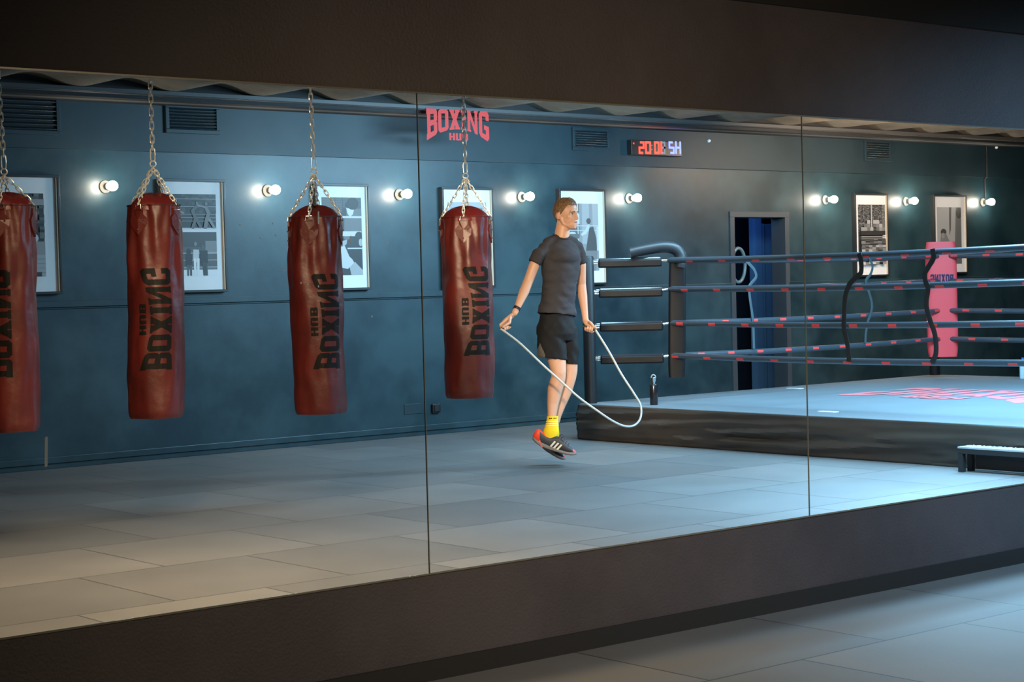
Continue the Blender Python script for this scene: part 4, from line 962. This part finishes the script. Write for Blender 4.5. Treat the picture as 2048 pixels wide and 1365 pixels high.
# socks and shoes
M_SOCK = mat('yellow_sock', (.86, .62, .01), .8, bump=.15, bscale=90); M_WHITE = mat('white_band', (.85, .84, .70), .8)
def shoe(T, near):
    """T maps (px, py, d) of the near shoe to this shoe"""
    root = empty('shoe', T(1066, 884, .06)); root.parent = person; root.location = T(1066, 884, .06)-PB
    st = [(1065, 873, 880, .020), (1068, 866, 883.5, .032), (1073, 859, 888, .037), (1079, 857, 892, .037), (1087, 866, 896, .036), (1095, 873, 899.5, .037), (1103, 875, 902, .038), (1111, 872, 904.5, .041), (1118, 873, 906.5, .045), (1125, 880, 908.5, .048), (1132, 887, 910, .049), (1139, 893, 911, .046), (1146, 898, 911, .038), (1150.5, 902, 910.5, .026), (1153, 905.5, 909.5, .012)]
    def ring(x, yt, yb, w, cols, y0, y1, fl):
        t = (x-1065)/88; d0 = .055+.035*t; out = []
        for j in range(28):
            q = 2*PI*j/28; s = math.sin(q); c = math.cos(q)
            yy = (y0+y1)/2-(y1-y0)/2*(abs(s)**fl*(1 if s > 0 else -1)); k = (abs(c)**fl*(1 if c > 0 else -1))
            out.append(T(x, yy, d0+w*k))
        return out
    up = MB(); up.rings([ring(x, yt, yb, w, 0, yt, yb-3.5, .8) for x, yt, yb, w in st]); 
    so2 = MB(); so2.rings([ring(x, yt, yb, w+.004, 0, max(yt, yb-9+min(4, abs(x-1090)/16)), yb, .35) for x, yt, yb, w in st])
    for j, p in enumerate(up.f):
        c = sum((up.v[k] for k in p), V((0, 0, 0)))/len(p)
    uo = up.build('upper', [mat('dark_mesh', (.035, .035, .042), .55), mat('orange_red_trim', (.85, .06, .02), .5), mat('shoe_pink', (.80, .10, .14), .5)], root, smooth=True, sub=1)
    nr = 28
    for k, p in enumerate(uo.data.polygons):
        i = k//nr
        if i < 3: p.material_index = 1
        elif i in (3, 4) and (k % nr) in range(3, 12): p.material_index = 1
        elif i >= len(st)-3: p.material_index = 2
    s2 = so2.build('midsole', [mat('grey_midsole', (.22, .19, .16), .6), mat('orange_outsole', (.90, .11, .05), .5), M_BLACK], root, smooth=True)
    for k, p in enumerate(s2.data.polygons):
        i = k//nr; j = k % nr
        if 17 <= j <= 24 and i % 2 == 0: p.material_index = 1
        elif 16 <= j <= 25: p.material_index = 2
        if i in (2, 3) and not near: p.material_index = 1
    # three bars on the outer side
    if near:
        for x in (1099.5, 1106, 1112.5):
            b = MB(); P = []
            for (ax, ay) in ((x, 893+ (x-1099)*.45), (x+3.4, 892.5+(x-1099)*.45+2), (x+12.4, 884+(x-1099)*.5), (x+9.2, 882.5+(x-1099)*.5)): P.append(T(ax, ay, .055+.035*(ax-1065)/88+.046+.002))
            b.add(P+[p-DC*.012 for p in P], [(0, 1, 2, 3), (7, 6, 5, 4), (0, 4, 5, 1), (1, 5, 6, 2), (2, 6, 7, 3), (3, 7, 4, 0)]); b.build('side_stripe', mat('cream_stripe', (.75, .70, .55), .5), root)
        b = MB()
        Pq = [T(1080, 880, .1), T(1086, 896, .105), T(1082, 894, .103), T(1077, 884, .1)]
        b.add(Pq+[p-DC*.02 for p in Pq], [(0, 1, 2, 3), (7, 6, 5, 4), (0, 4, 5, 1), (1, 5, 6, 2), (2, 6, 7, 3), (3, 7, 4, 0)]); b.build('heel_flash', mat('orange_outsole', (0, 0, 0)), root)
    la = MB()
    for i in range(5):
        x = 1119+i*4.6; y = 872.5+i*4.0
        la.tube(spline([T(x-1, y+4, .055+.035*(x-1065)/88+.036), T(x, y-1.0, .055+.035*(x-1065)/88+.012), T(x+1, y-.4, .055+.035*(x-1065)/88-.015)], 4), .0035, 6)
    if near: la.tube(spline([T(1121, 872, .085), T(1124, 869, .11), T(1127, 873, .115), T(1123, 877, .105), T(1127, 884, .115), T(1129, 888, .11)], 4), .003, 6)
    la.build('laces', mat('plum_lace', (.10, .04, .055), .8), root, smooth=True)
    sk = MB(); R_ = []
    for (cx, cy, a, b_) in ((1105, 832.5, .046, .044), (1105, 838, .046, .044), (1104.5, 846, .048, .044), (1103, 855, .057, .046), (1102, 864, .065, .046), (1101, 872, .060, .040), (1100, 880, .050, .034)):
        R_.append([T(cx, cy, .06)+RR*(a*math.cos(q)+(0 if near else .022))+DC*b_*math.sin(q) for q in [2*PI*j/32 for j in range(32)]])
    sk.rings(R_, cap=False); sko = sk.build('sock', M_SOCK, person, smooth=True, sub=1)
    for k, (y, a) in enumerate(((843.3, .0478), (847.2, .0485), (851, .0515))):
        b = MB(); b.rings([[T(1104.3-.2*k, y+z, .06)+RR*((a+.0025)*math.cos(q)+(0 if near else .022))+DC*(.0455+.002)*math.sin(q) for q in [2*PI*j/32 for j in range(32)]] for z in (-.8, .8)], cap=False)
        bo = b.build('sock_stripe', M_WHITE, sko, smooth=True); bo.location = (0, 0, 0)
    if near:
        for i in range(7):
            x = 1099+i*2.2
            if i == 3: continue
            yy = 836.2; cc = (x-1105)*MPX; dd = .0455*math.sqrt(max(0, 1-(cc/.047)**2))
            b = MB(); b.box(T(1105, yy, .06)+RR*cc+DC*(dd+.0015), (.005, .005, .005 if i % 2 else .008)); bo = b.build('sock_print', M_INK, sko); bo.location = (0, 0, 0)
shoe(lambda x, y, d: M(x, y, d), True)
shoe(lambda x, y, d: M(1131-(1153-x)*.66+(0 if y > 865 else -(865-y)*.0), y+max(0, (x-1065)/88)*9.0+1.0, d-.14), False)

# ------------------------------------------------------------------ skipping rope
rp = empty('skipping_rope', Cn); tag(rp, 'pale skipping rope looping in front of the athlete, a handle in each hand', 'skipping rope')
M_GRIP = mat('rope_grip', (.03, .025, .02), .4)
for C_, h_ in ((Cn, hn), (Cf, hf_)):
    m1 = MB(); m1.cyl(C_-h_*.055, C_+h_*.052, .0115, n=16); ho = m1.build('handle', M_GRIP, rp, smooth=True)
    m1 = MB(); m1.cyl(C_+h_*.050, C_+h_*.060, .013, n=16); m1.build('handle_ring', mat('brass', (.6, .45, .2), .3, .9), ho, smooth=True).location = (0, 0, 0)
pts = [Cn+hn*.055]+[M(x, y, d) for x, y, d in ((1010, 664, .36), (1041, 688, .40), (1082, 727, .42), (1115, 757, .42), (1156, 794, .40), (1193, 821, .36), (1226, 843, .30), (1250, 853, .24), (1269, 851, .17), (1281, 836, .12), (1281, 811, .06), (1267, 786, .0), (1243, 749, -.05), (1218, 704, -.08), (1197, 670, -.09))]+[Cf+hf_*.05]
m1 = MB(); m1.tube(spline(pts, 6), .0085, 10); m1.build('cord', mat('pale_cord', (.42, .45, .45), .5), rp, smooth=True)
